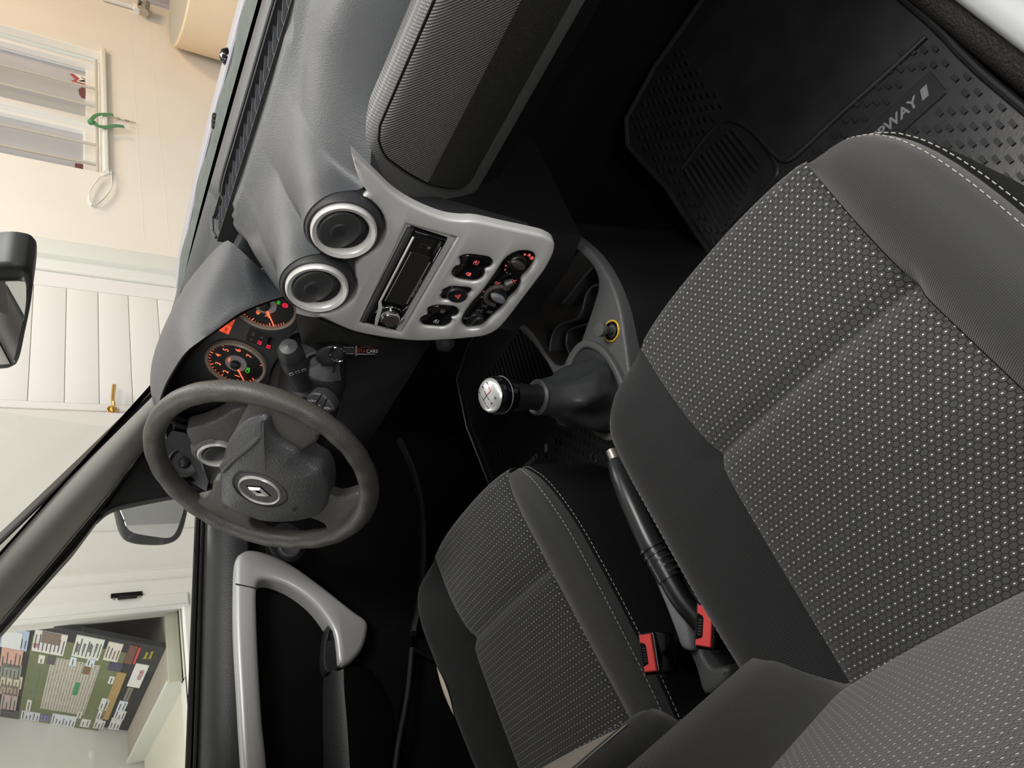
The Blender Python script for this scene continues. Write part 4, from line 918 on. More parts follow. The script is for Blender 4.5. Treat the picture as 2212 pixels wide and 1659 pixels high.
for a, b in zip(resample(catmull([p + Vector((0, 0.006, -0.006)) for p in lip], 6), 40), resample(catmull(rim, 6), 40)): rows.append([a, a.lerp(b, 0.5) + Vector((0, 0, -0.004)), b + Vector((0, 0.02, 0))])
build('hood_lining', grid(rows), M['matt_black'], bn, angle=1.2)
ic = thing('instrument_cluster', 'lit instrument cluster with orange dial numbers behind the steering wheel', 'instrument panel', CF.p(0, -0.08))
cp = lambda x, y, c=0.0: CF.px(x, y, c)
face = [cp(*p) for p in ((660, 635), (652, 690), (610, 760), (585, 800), (575, 850), (545, 905), (470, 940), (380, 930), (340, 860), (380, 720), (480, 640), (560, 600))]
build('face', plate(CF, face, w0=-0.03, w1=-0.004, bev=0.002), M['cluster'], ic)
zz4 = lambda x, y: (420 + x / 4.367, 560 + y / 4.367)
tc_ = cp(*zz4(392, 985)); sp_ = cp(*zz4(668, 430))
def dial(c, rx, ry, name):
    d = build(name, lathe(CF, [(rx, -0.004), (rx, 0.004), (rx - 0.002, 0.006), (rx - 0.0055, 0.004), (rx - 0.006, -0.001)], 56, *c, sx=ry / rx), M['bezel'], ic)
    build('dial_face', plate(CF, ell(c[0], c[1], (rx - 0.005) * ry / rx, rx - 0.005, 48), w0=-0.004, w1=-0.002, bev=0.0002), M['dial'], d, smooth=False)
    build('hub_disc', lathe(CF, [(rx * 0.36, -0.002), (rx * 0.35, 0.001), (0.0005, 0.001)], 36, *c, sx=ry / rx), M['hub'], d)
    build('hub_cap', lathe(CF, [(rx * 0.17, 0.0), (rx * 0.16, 0.007), (0.0005, 0.008)], 20, *c), M['black'], d)
    return d
lf_ = cp(*zz4(108, 920)); tp_ = cp(*zz4(300, 790)); bo = cp(*zz4(480, 1195)); rg = cp(*zz4(668, 1020))
ta = dial(tc_, 0.054, 0.052, 'tachometer')
sd_ = dial(sp_, 0.054, 0.052, 'speedometer')
def radial(c, P, k0, k1):
    d = Vector(P) - Vector(c); return Vector(c) + d * k0, Vector(c) + d * k1
nums = {'1': (405, 1105), '2': (295, 1040), '3': (235, 965), '4': (245, 890), '5': (325, 855), '6': (435, 870), '7': (525, 915)}
angs = {}
for s, p in nums.items():
    c = Vector(cp(*zz4(*p))) - Vector(tc_); angs[s] = math.atan2(c.y, c.x)
R1 = 0.033
a1, a7 = angs['1'], angs['7']
if a7 > a1: a7 -= 2 * PI
for i, s in enumerate('1234567'):
    a = a1 + (a7 - a1) * i / 6
    text('numeral', s, 0.0140, CF.sub(tc_[0] + R1 * math.cos(a), tc_[1] + R1 * math.sin(a), -0.0018), M['glow_orange'], ta)
tk = []
for i in range(-4, 29):
    a = a1 + (a7 - a1) * i / 24; r0 = 0.0425 if i % 4 == 0 else 0.0445
    f = CF.sub(tc_[0], tc_[1], -0.0018, a); tk.append(boxf(f, r0, 0.0478, -0.0006 if i % 4 == 0 else -0.0003, 0.0006 if i % 4 == 0 else 0.0003, 0, 0.0006))
build('tick_marks', join(*tk), M['glow_orange'], ta, smooth=False)
def needle(c, tip, par):
    d = Vector(tip) - Vector(c); f = CF.sub(c[0], c[1], 0.003, math.atan2(d.y, d.x)); L = min(d.length, 0.047)
    build('needle', plate(f, [(0.006, -0.0014), (0.006, 0.0014), (L, 0.0006), (L, -0.0006)], w0=0, w1=0.0012, bev=0.0001), M['glow_orange'], par, smooth=False)
needle(tc_, cp(*zz4(488, 1165)), ta); needle(sp_, cp(*zz4(757, 620)), sd_)
gi = CF.sub(*cp(*zz4(498, 1060)), -0.0016)
build('lamp_symbol', join(tube([gi.p(0.004 * math.cos(a), 0.003 * math.sin(a)) for a in [PI * 2 * k / 12 for k in range(12)]], 0.0008, 5, True), tube([gi.p(0.005, -0.003), gi.p(0.005, 0.003)], 0.0008, 5), tube([gi.p(0.008, -0.003), gi.p(0.008, 0.003)], 0.0006, 5)), M['glow_green'], ta)
text('numeral', 'x1000', 0.004, CF.sub(*cp(*zz4(330, 945)), 0.0015), M['glow_orange'], ta)
s20, s60 = cp(*zz4(690, 535)), cp(*zz4(600, 510))
text('numeral', '20', 0.0095, CF.sub(*s20, -0.0018), M['glow_orange'], sd_); text('numeral', '40', 0.0095, CF.sub(*s60, -0.0018), M['glow_orange'], sd_)
b0 = math.atan2(s20[1] - sp_[1], s20[0] - sp_[0]); b1 = math.atan2(s60[1] - sp_[1], s60[0] - sp_[0])
if b1 > b0: b1 -= 2 * PI
tk = []
for i in range(-5, 40):
    a = b0 + (b1 - b0) * i / 6; r0 = 0.041 if i % 6 == 0 else 0.0445
    f = CF.sub(sp_[0], sp_[1], -0.0018, a); tk.append(boxf(f, r0, 0.0478, -0.0007 if i % 6 == 0 else -0.0003, 0.0007 if i % 6 == 0 else 0.0003, 0, 0.0006))
build('tick_marks', join(*tk), M['glow_orange'], sd_, smooth=False)
rl = CF.sub(*cp(*zz4(853, 442)), -0.0016)
build('lamp_symbol', join(tube([rl.p(0.004 * math.cos(a), 0.004 * math.sin(a)) for a in [PI * 2 * k / 12 for k in range(12)]], 0.001, 5, True), tube([rl.p(0, -0.002), rl.p(0, 0.002)], 0.001, 5)), M['glow_red'], sd_)
gl2 = CF.sub(*cp(*zz4(790, 415)), -0.0016)
build('lamp_symbol', join(tube([gl2.p(-0.004, 0), gl2.p(0.004, 0)], 0.0008, 5), tube([gl2.p(-0.002, 0.003), gl2.p(-0.002, -0.003)], 0.0006, 5), tube([gl2.p(0.002, 0.003), gl2.p(0.002, -0.003)], 0.0006, 5)), M['glow_green'], sd_)
lcd = build('display', plate(CF, [cp(*zz4(*p)) for p in ((205, 672), (318, 718), (395, 540), (330, 520))], w0=-0.004, w1=-0.002, bev=0.0002), M['glow_lcd'], ic, smooth=False)
text('digits', '11 km', 0.0075, CF.sub(*cp(*zz4(290, 680)), -0.0018), M['dial'], lcd, spacing=0.9); text('digits', '252', 0.0095, CF.sub(*cp(*zz4(340, 612)), -0.0018), M['dial'], lcd)
build('lamp_panel', plate(CF, [cp(*zz4(*p)) for p in ((475, 780), (525, 645), (760, 740), (710, 870))], w0=-0.004, w1=-0.0025, bev=0.0005), M['dial'], ic)
for (x, y), m in (((612, 795), 'glow_red'), ((695, 833), 'glow_red'), ((553, 705), 'print_dim'), ((550, 722), 'print_dim'), ((536, 765), 'print_dim'), ((632, 747), 'print_dim')):
    f = CF.sub(*cp(*zz4(x, y)), -0.0022); s = 0.0036 if m == 'glow_red' else 0.0018
    build('lamp_symbol', join(tube([f.p(-s, -s * 0.7), f.p(s, -s * 0.7), f.p(s, s * 0.7), f.p(-s, s * 0.7)], 0.0009, 5, True), tube([f.p(-s, 0), f.p(s, 0)], 0.0007, 5)), M[m], ic)
build('reset_slot', plate(CF, [cp(*zz4(*p)) for p in ((680, 800), (700, 745), (728, 755), (705, 812))], w0=-0.003, w1=-0.0016, bev=0.0003), M['matt_black'], ic)

# ------------------------------------------------------------------ steering wheel
WO = Vector((-0.357, -0.0819, 1.0126)); WU = Vector((0, math.sin(.4979), math.cos(.4979)))
SW = Frame(WO, (1, 0, 0), WU)
sw = thing('steering_wheel', 'dark grey worn three spoke steering wheel with diamond emblem', 'steering wheel', WO)
rr = []
for k in range(97):
    a = 2 * PI * k / 96; R = 0.1725; row = []
    thick = 0.0165 + 0.0012 * math.sin(a * 24) * (1 if a % PI > 0.3 else 0)
    for j in range(16):
        b = 2 * PI * j / 16; row.append(SW.p((R + 0.0160 * math.cos(b)) * math.cos(a), (R + 0.0160 * math.cos(b)) * math.sin(a), (thick) * math.sin(b)))
    rr.append(row)
build('rim', grid(rr, True), M['wheel'], sw, angle=2)
wz_ = lambda x, y, c=0.0: SW.px(280 + x / 3.95, 800 + y / 3.95, c)
def spoke(name, l, w0=-0.016, w1=0.006, bev=0.006):
    return build(name, plate(SW, smooth2(l, 3), w0=w0, w1=w1, bev=bev), M['wheel'], sw, angle=1.0)
spoke('spoke', [(0.05, 0.055), (0.10, 0.062), (0.135, 0.060), (0.158, 0.070), (0.170, 0.03), (0.168, -0.03), (0.155, -0.075), (0.142, -0.052), (0.125, -0.052), (0.085, -0.036), (0.06, -0.02)])
spoke('spoke', [(-0.06, 0.058), (-0.115, 0.060), (-0.150, 0.080), (-0.168, 0.04), (-0.170, -0.03), (-0.163, -0.062), (-0.148, -0.028), (-0.125, -0.016), (-0.09, -0.02), (-0.06, -0.02)])
spoke('spoke', [(-0.055, -0.09), (-0.060, -0.125), (-0.085, -0.150), (-0.05, -0.168), (0.0, -0.172), (0.045, -0.166), (0.050, -0.148), (0.020, -0.125), (0.010, -0.09)])
padpts = [wz_(*p, 0.018) for p in ((760, 880), (800, 700), (860, 580), (920, 510), (990, 450), (1060, 418), (1130, 405), (1175, 425), (1192, 470), (1212, 545), (1260, 605), (1330, 660), (1415, 712), (1470, 775), (1540, 830), (1615, 872), (1660, 940), (1680, 1010), (1685, 1100), (1672, 1180), (1620, 1250), (1520, 1290), (1400, 1312), (1250, 1318), (1120, 1305), (1000, 1270), (900, 1235), (820, 1200), (770, 1150), (752, 1060), (752, 970))]
pd = build('airbag_pad', plate(SW, smooth2(padpts, 3), w0=-0.03, w1=0.018, bev=0.012, dome=[(0.96, 0.0015), (0.88, 0.004), (0.75, 0.0065), (0.55, 0.009), (0.3, 0.0105)]), M['pad'], sw, angle=1.2)
# crease above the emblem
build('pad_ridge', tube(catmull([SW.p(*wz_(775, 860, 0.016), 0.0135), SW.p(*wz_(870, 760, 0.022), 0.0185), SW.p(*wz_(1000, 650, 0.023), 0.0205), SW.p(*wz_(1080, 580, 0.021), 0.0180), SW.p(*wz_(1140, 520, 0.016), 0.0130)], 6), [0.003] + [0.009] * 23 + [0.003], 12, flat=(1, 0.6)), M['pad'], pd, angle=2)
ec = wz_(1108, 1028, 0.030)
build('emblem_groove', lathe(SW, [(0.0455, 0.0265), (0.0445, 0.0285), (0.0425, 0.0288), (0.0415, 0.0268)], 48, *ec, sx=0.92), M['dash_dark'], pd)
build('emblem_ring', lathe(SW, [(0.0345, 0.027), (0.0340, 0.031), (0.0325, 0.0325), (0.0308, 0.031), (0.0300, 0.027)], 48, *ec, sx=0.92), M['silver_ring'], pd)
build('emblem_disc', lathe(SW, [(0.0302, 0.027), (0.030, 0.0298), (0.0005, 0.0302)], 40, *ec, sx=0.92), M['pad'], pd)
ef_ = SW.sub(ec[0] - 0.001, ec[1] + 0.001, 0.0298)
dm = lambda s, t: [(0, s), (t, 0), (0, -s), (-t, 0)]
Vd, Fd = [], []
for l, wv in ((dm(0.0175, 0.0105), 0.001), (dm(0.0135, 0.0078), 0.0048), (dm(0.0075, 0.0038), 0.0018)): Vd += [ef_.p(a, b, wv) for a, b in l]
for r_ in (0, 4):
    for i in range(4): Fd.append((r_ + i, r_ + (i + 1) % 4, r_ + 4 + (i + 1) % 4, r_ + 4 + i))
build('diamond_emblem', (Vd, Fd), M['silver_ring'], pd, smooth=False)
build('emblem_recess', plate(ef_, dm(0.0215, 0.0135), w0=-0.002, w1=0.0007, bev=0.0004), M['matt_black'], pd, smooth=False)
text('lettering', 'AIRBAG', 0.0085, SW.sub(*wz_(1420, 1165, 0.026), 0.0225, 0.0), M['dash_dark'], pd, depth=0.003)
hp_ = SW.sub(*wz_(1185, 655, 0.024), 0.0240)
build('horn_symbol', join(tube([hp_.p(-0.004, -0.002), hp_.p(-0.004, 0.002), hp_.p(0.004, 0.005), hp_.p(0.004, -0.005)], 0.0007, 5, True)), M['dash'], pd)
hp_ = SW.sub(*wz_(820, 1165, 0.018), 0.0185)
build('horn_symbol', join(tube([hp_.p(-0.003, -0.002), hp_.p(-0.003, 0.002), hp_.p(0.003, 0.004), hp_.p(0.003, -0.004)], 0.0006, 5, True)), M['dash'], pd)
build('hub_shell', lathe(SW, [(0.07, -0.012), (0.062, -0.05), (0.045, -0.09), (0.001, -0.09)], 32, 0, -0.02), M['dash_dark'], sw)

# steering column with stalks and ignition
cm = thing('steering_cowl', 'dark grey steering column cowl with stalks behind the wheel', 'steering column', (-0.33, 0.05, 0.93))
prof_c = [(-0.095, -0.05), (-0.09, -0.015), (-0.07, 0.012), (-0.03, 0.026), (0.03, 0.026), (0.06, 0.014), (0.074, -0.015), (0.078, -0.05), (0.05, -0.075), (-0.07, -0.075)]
rows = []
for y, z, s in ((-0.02, 0.962, 0.78), (-0.005, 0.960, 0.9), (0.06, 0.940, 1.0), (0.14, 0.925, 1.05), (0.20, 0.915, 1.05)): rows.append([Vector((-0.352 + a * s, y, z + b * s)) for a, b in [(p.x, p.y) for p in catmull([(a, b, 0) for a, b in prof_c], 3, True)]])
cg = grid(rows, True); cg[1].append(tuple(range(len(rows[0]))))
build('cowl', cg, M['dash_dark'], cm, angle=1.0)
deck = [HY(575, 850, 0.15), HY(585, 810, 0.155), HY(612, 765, 0.155), HY(650, 742, 0.125), HY(690, 742, 0.095), HY(745, 745, 0.07)]
deck2 = [HY(590, 905, 0.06), HY(640, 880, 0.045), HY(665, 850, 0.04), HY(690, 838, 0.04), HY(712, 826, 0.045), HY(738, 822, 0.05)]
A_, B2 = resample(catmull(deck, 4), 16), resample(catmull(deck2, 4), 16)
build('cowl_top', grid([[a.lerp(b, k / 5) + Vector((0, 0, 0.006 * math.sin(PI * k / 5))) for k in range(6)] for a, b in zip(A_, B2)]), M['dash'], cm, angle=1.2)
base, tip = HY(655, 838, 0.045), HY(624, 752, 0.028)
ax = (tip - base); La = ax.length; ax.normalize()
sfm = Frame(base, ax.cross(Vector((0, -1, 0.2))), (ax.cross(Vector((0, -1, 0.2)))).cross(ax) * -1)
sfm.n = ax; sfm.r = ax.cross(Vector((0, 0, 1))).normalized(); sfm.u = ax.cross(sfm.r).normalized()
build('stalk_gaiter', lathe(sfm, [(0.026, -0.02), (0.024, 0.0), (0.018, 0.006), (0.0155, 0.010)], 24), M['dash_dark'], cm)
wst = build('wiper_stalk', lathe(sfm, [(0.0145, 0.0), (0.0155, La * 0.25), (0.0185, La * 0.45), (0.0205, La * 0.62), (0.0200, La * 0.80), (0.0192, La * 0.82), (0.0200, La * 0.84), (0.0190, La * 0.95), (0.0135, La * 1.04), (0.0005, La * 1.06)], 28), M['vent'], cm)
for k in (-1, 0, 1):
    toc = (CAM - (base + ax * La * 0.7)).normalized(); side = toc.cross(ax).normalized(); fcam = (ax.cross(side)).normalized()
    if fcam.dot(toc) < 0: fcam = -fcam
    f = Frame(base + ax * La * (0.68) + fcam * 0.0203 + side * 0.010 * k, ax, side); 
    build('symbol', tube([f.p(-0.003, -0.003), f.p(0.003, -0.003), f.p(0.003, 0.003), f.p(-0.003, 0.003)], 0.0005, 5, True), M['print'], wst)
# audio remote pod
rp = HY(690, 870, -0.035)
rf = Frame(rp, (0.74, -0.30, -0.60), (0.15, 0.55, 0.60))
r1, r2, r3, r4 = [rf.px(420 + x / 4.367, 560 + y / 4.367) for x, y in ((1050, 1300), (1330, 1420), (1200, 1260), (1180, 1440))]
rpl = smooth2([rf.px(420 + x / 4.367, 560 + y / 4.367) for x, y in ((1052, 1330), (1070, 1285), (1120, 1262), (1200, 1275), (1270, 1330), (1320, 1410), (1315, 1440), (1270, 1455), (1200, 1440), (1120, 1400), (1065, 1365))], 3)
pod = build('audio_remote', plate(rf, rpl, w0=-0.022, w1=0.0, bev=0.004), M['vent'], cm)
for a, b in (((1200, 1275), (1128, 1402)), ((1252, 1312), (1190, 1436))): build('key_gap', tube([rf.p(*rf.px(420 + a[0] / 4.367, 560 + a[1] / 4.367), 0.0), rf.p(*rf.px(420 + b[0] / 4.367, 560 + b[1] / 4.367), 0.0)], 0.0008, 5), M['matt_black'], pod)
for s, x, y in (('VOL+', 1112, 1335), ('VOL-', 1255, 1405), ('x', 1180, 1375)): text('lettering', s, 0.0055, rf.sub(*rf.px(420 + x / 4.367, 560 + y / 4.367), 0.0003, -0.2), M['print'], pod)
rw = Frame(rp + rf.r * -0.038 + rf.n * -0.008, rf.r, rf.u)
build('thumb_wheel', lathe(Frame(rw.o, rw.u, rw.n), [(0.0005, -0.008), (0.012, -0.008), (0.013, -0.004), (0.013, 0.004), (0.012, 0.008), (0.0005, 0.008)], 14), M['vent'], pod)
# ignition lock and key with leather strap
io_ = HY(691, 786, 0.07)
kn = Vector((0.20, -0.80, 0.36)).normalized()
igf = Frame(io_, (0.97, 0.2, 0.1), kn.cross(Vector((0.97, 0.2, 0.1)))); igf.n = kn
build('ignition_lock', join(lathe(igf, [(0.028, -0.01), (0.028, 0.004), (0.024, 0.006), (0.020, 0.000), (0.0165, -0.002)], 32), ), M['vent'], cm)
build('lock_face', lathe(igf, [(0.0168, -0.006), (0.0165, 0.001), (0.0150, 0.002), (0.0005, 0.002)], 28), M['console'], cm)
ky = thing('ignition_key', 'black car key in the ignition with a stitched leather strap', 'key', io_)
kf = HY(712, 757, 0.045)
kt = (kf - io_); 
build('key_blade', tube([io_, io_.lerp(kf, 0.6)], 0.004, 8, flat=(1, 0.4)), M['steel'], ky)
hf_ = Frame(kf + Vector((0.0, -0.01, 0.0)), (0.80, -0.1, -0.58), (0.55, 0.45, 0.70))
build('key_head', plate(hf_, smooth2([(-0.024, 0.004), (-0.018, 0.014), (0.004, 0.018), (0.020, 0.012), (0.023, -0.004), (0.014, -0.014), (-0.006, -0.016), (-0.020, -0.010)], 4), w0=-0.014, w1=0.006, bev=0.005, dome=[(0.7, 0.001)]), M['brake'], ky)
build('split_ring', tube([hf_.p(0.014 + 0.013 * math.cos(a), -0.001 + 0.013 * math.sin(a), 0.008) for a in [2 * PI * k / 20 for k in range(20)]], 0.0011, 6, True), M['chrome'], ky)
s0, s1, s2 = HY(728, 757, 0.035), HY(770, 754, 0.033), HY(811, 757, 0.033)
bx = (s2 - s0).normalized(); bf_ = Frame(s0, bx, Vector((0.6, 0.6, 0.55))); Ls = (s2 - s0).length; Lm = (s1 - s0).length
build('leather_strap', plate(bf_, rect(-0.004, Lm, -0.0070, 0.0070), w0=-0.002, w1=0.001, bev=0.001), M['brake'], ky)
sts = [boxf(bf_, 0.002 + k * 0.0042, 0.0045 + k * 0.0042, s * 0.0052 - 0.0003, s * 0.0052 + 0.0003, 0.0008, 0.0015) for k in range(int(Lm / 0.0042) - 1) for s in (-1, 1)]
build('stitching', join(*sts), M['print'], ky, smooth=False, kind='stuff')
build('name_tag', plate(bf_, rrect((Lm + Ls) / 2, 0, Ls - Lm, 0.019, 0.001), w0=-0.002, w1=0.0016, bev=0.0006), M['gloss_black'], ky)
build('clasp', plate(bf_, rect(Lm - 0.001, Lm + 0.0015, -0.0095, 0.0095), w0=-0.0022, w1=0.0022, bev=0.0004), M['chrome'], ky)
tm = (Lm + Ls) / 2
text('lettering', 'VITA', 0.0078, bf_.sub(tm - 0.0005, -0.0012, 0.0017), M['print_red'], ky, align='RIGHT'); text('lettering', 'CARS', 0.0078, bf_.sub(tm + 0.0005, -0.0012, 0.0017), M['print'], ky, align='LEFT')
build('car_outline', tube(catmull([bf_.p(tm - 0.015, 0.0028, 0.0018), bf_.p(tm - 0.008, 0.0048, 0.0018), bf_.p(tm + 0.001, 0.0062, 0.0018), bf_.p(tm + 0.008, 0.0046, 0.0018), bf_.p(tm + 0.015, 0.0026, 0.0018)], 4), 0.0004, 5), M['print_red'], ky)
build('tag_line', boxf(bf_, tm - 0.015, tm + 0.015, -0.0062, -0.0054, 0.0014, 0.0019), M['print'], ky, smooth=False)

# ------------------------------------------------------------------ radio
ra = thing('car_radio', 'black single slot car radio with silver edge and round knob in the silver console', 'radio', PF.p(0, -0.03, -0.02))
rc = lambda x, y, c=0.0: PF.px(740 + x / 4.366, 420 + y / 4.366, c)
build('housing', plate(PF, rect(-0.094, 0.0935, -0.0275, 0.028), w0=-0.08, w1=-0.010, bev=0.002), M['black'], ra)
fp_ = plate(PF, rect(-0.0925, 0.092, -0.0270, 0.0215), w0=-0.012, w1=0.0015, bev=0.004)
fpn = build('faceplate', fp_, M['gloss_black'], ra)
build('upper_lip', tube([PF.p(-0.0925, 0.0255, -0.004), PF.p(0.0915, 0.0262, -0.004)], 0.0052, 12), M['vent'], ra)
sl_ = [(0.082, 0.0175), (0.082, 0.0205), (-0.045, 0.0198), (-0.060, 0.0150), (-0.078, 0.0125), (-0.0905, 0.0085), (-0.0905, 0.0050), (-0.078, 0.0062), (-0.064, 0.0088), (-0.052, 0.0115), (-0.043, 0.0165)]
build('silver_strip', plate(PF, sl_, w0=0.0, w1=0.0032, bev=0.0008), M['silver_ring'], ra)
dsp = build('display', plate(PF, rect(-0.040, 0.058, -0.0185, 0.0125), w0=0.0, w1=0.0024, bev=0.0006), M['screen'], ra, smooth=False)
build('display_edge', boxf(PF, -0.034, 0.050, -0.0205, -0.0185, 0.001, 0.0027), M['print_dim'], dsp, smooth=False)
kc_ = (-0.0655, -0.0065)
kb_ = build('volume_knob', lathe(PF, [(0.0145, 0.001), (0.0140, 0.010), (0.0128, 0.0125), (0.0105, 0.0125), (0.0095, 0.0118), (0.0005, 0.0118)], 40, *kc_), M['chrome'], ra)
build('knob_face', lathe(PF, [(0.0105, 0.0122), (0.010, 0.0128), (0.0005, 0.0128)], 32, *kc_), M['knob_bronze'], kb_)
build('knob_ring', tube([PF.p(kc_[0] + 0.0185 * math.cos(a), kc_[1] + 0.0185 * math.sin(a), 0.002) for a in [2 * PI * k / 40 for k in range(40)]], 0.0009, 6, True), M['chrome'], kb_)
for a0 in (70, 250):
    a = [math.radians(a0 - 22 + 44 * k / 6) for k in range(7)]
    build('source_button', plate(PF, [(kc_[0] + 0.0235 * math.cos(t), kc_[1] + 0.0235 * math.sin(t)) for t in a] + [(kc_[0] + 0.019 * math.cos(t), kc_[1] + 0.019 * math.sin(t)) for t in a[::-1]], w0=0, w1=0.0026, bev=0.0005), M['grey_trim'], ra)
us = PF.sub(0.073, -0.003, 0.0018)
ub = build('usb_port', plate(us, rect(-0.0035, 0.0035, -0.0075, 0.0075), [rect(-0.0022, 0.0022, -0.0060, 0.0060)], w0=-0.001, w1=0.0012, bev=0.0003), M['black'], ra)
build('usb_tongue', boxf(us, -0.0015, 0.0016, -0.0060, -0.0030, -0.001, 0.0008), M['chrome'], ub, smooth=False)
build('aux_jack', lathe(PF, [(0.0030, 0.001), (0.0028, 0.0028), (0.0018, 0.0028), (0.0016, 0.0012), (0.0003, 0.0012)], 16, -0.087, -0.0105), M['chrome'], ra)
for k in range(3): build('mode_key', plate(PF, rect(0.006 - 0.0125 * k, 0.016 - 0.0125 * k, -0.0242, -0.0218), w0=0.0, w1=0.0024, bev=0.0004), M['screen'], ra, smooth=False)
build('lower_line', tube([PF.p(0.080, -0.0232, 0.0018), PF.p(-0.036, -0.0240, 0.0018), PF.p(-0.050, -0.0200, 0.0018)], 0.0005, 5), M['chrome'], ra)
build('release_line', tube([PF.p(-0.078, -0.0150, 0.0020), PF.p(-0.0885, -0.0262, 0.0020)], 0.0006, 5), M['chrome'], ra)

# ------------------------------------------------------------------ centre tunnel console with cup holders
tn = thing('centre_console', 'dark grey tunnel console with cup holders between the front seats', 'console', (0, 0, 0.33))
TF = Frame((0, 0, 0.600), (1, 0, 0), (0, 1, 0))
to_ = smooth2([(0.060, 0.170), (0.082, 0.111), (0.100, 0.062), (0.111, 0.018), (0.114, -0.036), (0.106, -0.085), (0.088, -0.130), (0.070, -0.170), (0.048, -0.215), (0.015, -0.262), (-0.015, -0.268), (-0.036, -0.235), (-0.060, -0.195), (-0.074, -0.150), (-0.080, -0.080), (-0.085, -0.030), (-0.099, 0.025), (-0.123, 0.092), (-0.150, 0.170), (-0.05, 0.175)], 4)
th_ = smooth2([(-0.112, 0.096), (-0.088, 0.034), (-0.078, -0.026), (-0.066, -0.060), (-0.041, -0.074), (-0.005, -0.073), (0.030, -0.058), (0.066, -0.040), (0.090, -0.022), (0.096, 0.012), (0.084, 0.060), (0.066, 0.110), (0.05, 0.150), (-0.04, 0.158), (-0.120, 0.150)], 4)
build('top', plate(TF, to_, [th_], w0=-0.03, w1=0.0, bev=0.005), M['console'], tn, angle=1.0)
wb = [(a * 1.12, b) for a, b in to_]
build('side_wall', grid([[TF.p(a, b, -0.004) for a, b in offset2(to_ if area2(to_) > 0 else to_[::-1], 0.003)], [TF.p(a * 1.15, b, -0.12) for a, b in (to_ if area2(to_) > 0 else to_[::-1])], [TF.p(a * 1.5, b, -0.268) for a, b in (to_ if area2(to_) > 0 else to_[::-1])]], True), M['black'], tn)
thc = th_ if area2(th_) > 0 else th_[::-1]
build('well', join(grid([[TF.p(a, b, -0.005) for a, b in thc], [TF.p(a * 0.97, b * 0.97, -0.06) for a, b in thc], [TF.p(0.0, 0.03, -0.062)] * len(thc)], True)), M['cup'], tn, angle=0.8)
cf = lambda x, y, z: HZ(880 + x / 4.608, 480 + y / 4.608, z)
for l, z in ((((1420, 1290), (1425, 1200), (1455, 1100), (1520, 1020), (1610, 990), (1690, 960), (1735, 890), (1760, 800), (1790, 710), (1850, 640), (1940, 612)), 0.582),
             (((1620, 1320), (1590, 1240), (1582, 1170), (1600, 1090), (1660, 1050), (1740, 1030), (1820, 1000), (1880, 930), (1910, 820), (1930, 720), (1985, 665)), 0.575),
             (((1540, 810), (1620, 720), (1740, 570), (1850, 450)), 0.578)):
    pth = catmull([cf(x, y, z) for x, y in l], 5)
    build('cup_rim', join(tube(pth, 0.0022, 6), grid([[p, p + Vector((0, 0, -0.038))] for p in pth])), M['cup'] if z == 0.575 else M['dash_dark'], tn)
lg = thing('cigarette_lighter', 'black cigarette lighter in a yellow rimmed socket', 'lighter', HZ(1321, 714, 0.602))
lgf = Frame(HZ(1321, 715, 0.601), (1, 0, 0), (0, 1, 0.0))
build('socket_ring', lathe(lgf, [(0.0175, -0.004), (0.0172, 0.0012), (0.0160, 0.0018), (0.0148, 0.001), (0.0145, -0.002)], 36), M['yellow'], lg)
build('socket', lathe(lgf, [(0.0148, 0.001), (0.0135, 0.003), (0.0115, 0.002), (0.0095, -0.004), (0.0005, -0.005)], 32), M['gloss_black'], lg)
build('knob', lathe(lgf, [(0.0060, -0.004), (0.0060, 0.014), (0.0105, 0.017), (0.0112, 0.022), (0.0105, 0.0255), (0.0005, 0.0265)], 28), M['console'], lg)
# gear lever
ge = thing('gear_lever', 'black gear lever with leatherette boot and silver shift pattern knob', 'gear lever', (0, -0.16, 0.60))
GF = Frame((-0.002, -0.160, 0.601), (1, 0, 0), (0, 1, 0))
bo_ = smooth2([(-0.052, 0.060), (-0.020, 0.083), (0.020, 0.080), (0.047, 0.045), (0.056, 0.0), (0.050, -0.05), (0.025, -0.085), (-0.012, -0.092), (-0.038, -0.065), (-0.054, -0.01)], 4)
bi_ = [(a * 0.80, b * 0.84) for a, b in bo_]
build('boot_frame', plate(GF, bo_, [bi_], w0=-0.004, w1=0.010, bev=0.004), M['console'], ge)
kt_ = Vector((0.0, -0.193, 0.818)); ks_ = Vector((0.0, -0.190, 0.733)); gax = (kt_ - ks_).normalized()
rows = []
b2 = bi_ if area2(bi_) > 0 else bi_[::-1]; nb = len(b2)
for k in range(18):
    t = k / 17; row = []
    for i, (a, b) in enumerate(b2):
        th = 2 * PI * i / nb
        e = t ** 0.55 if t < 1 else 1
        p0 = GF.p(a, b, 0.004); top = ks_ + Vector((0.0255 * math.cos(th), 0.0255 * math.sin(th), -0.004))
        an = math.atan2(b, a); top = ks_ + Vector((0.0255 * math.cos(an), 0.0255 * math.sin(an), -0.003 + 0.003 * math.cos(an)))
        bulge = math.sin(PI * min(1, t * 1.25)) * 0.010 if t < 0.8 else 0
        fold = 0.0075 * math.sin(an * 3 + 4.5 * t + 0.6) * math.sin(PI * t) ** 1.2 + 0.004 * math.sin(an * 7 + 2 * t) * math.sin(PI * t)
        x = p0.x + (top.x - p0.x) * e; y = p0.y + (top.y - p0.y) * e; z = p0.z + (top.z - p0.z) * (t ** 1.25)
        out_ = Vector((math.cos(an), math.sin(an), 0)); row.append(Vector((x, y, z)) + out_ * (bulge + fold * (0.5 if t > 0.7 else 1)))
    rows.append(row)
build('boot', grid(rows, True), M['boot'], ge, angle=2)
gfm = Frame(ks_, (1, 0, 0), gax.cross(Vector((1, 0, 0)))); gfm.n = gax
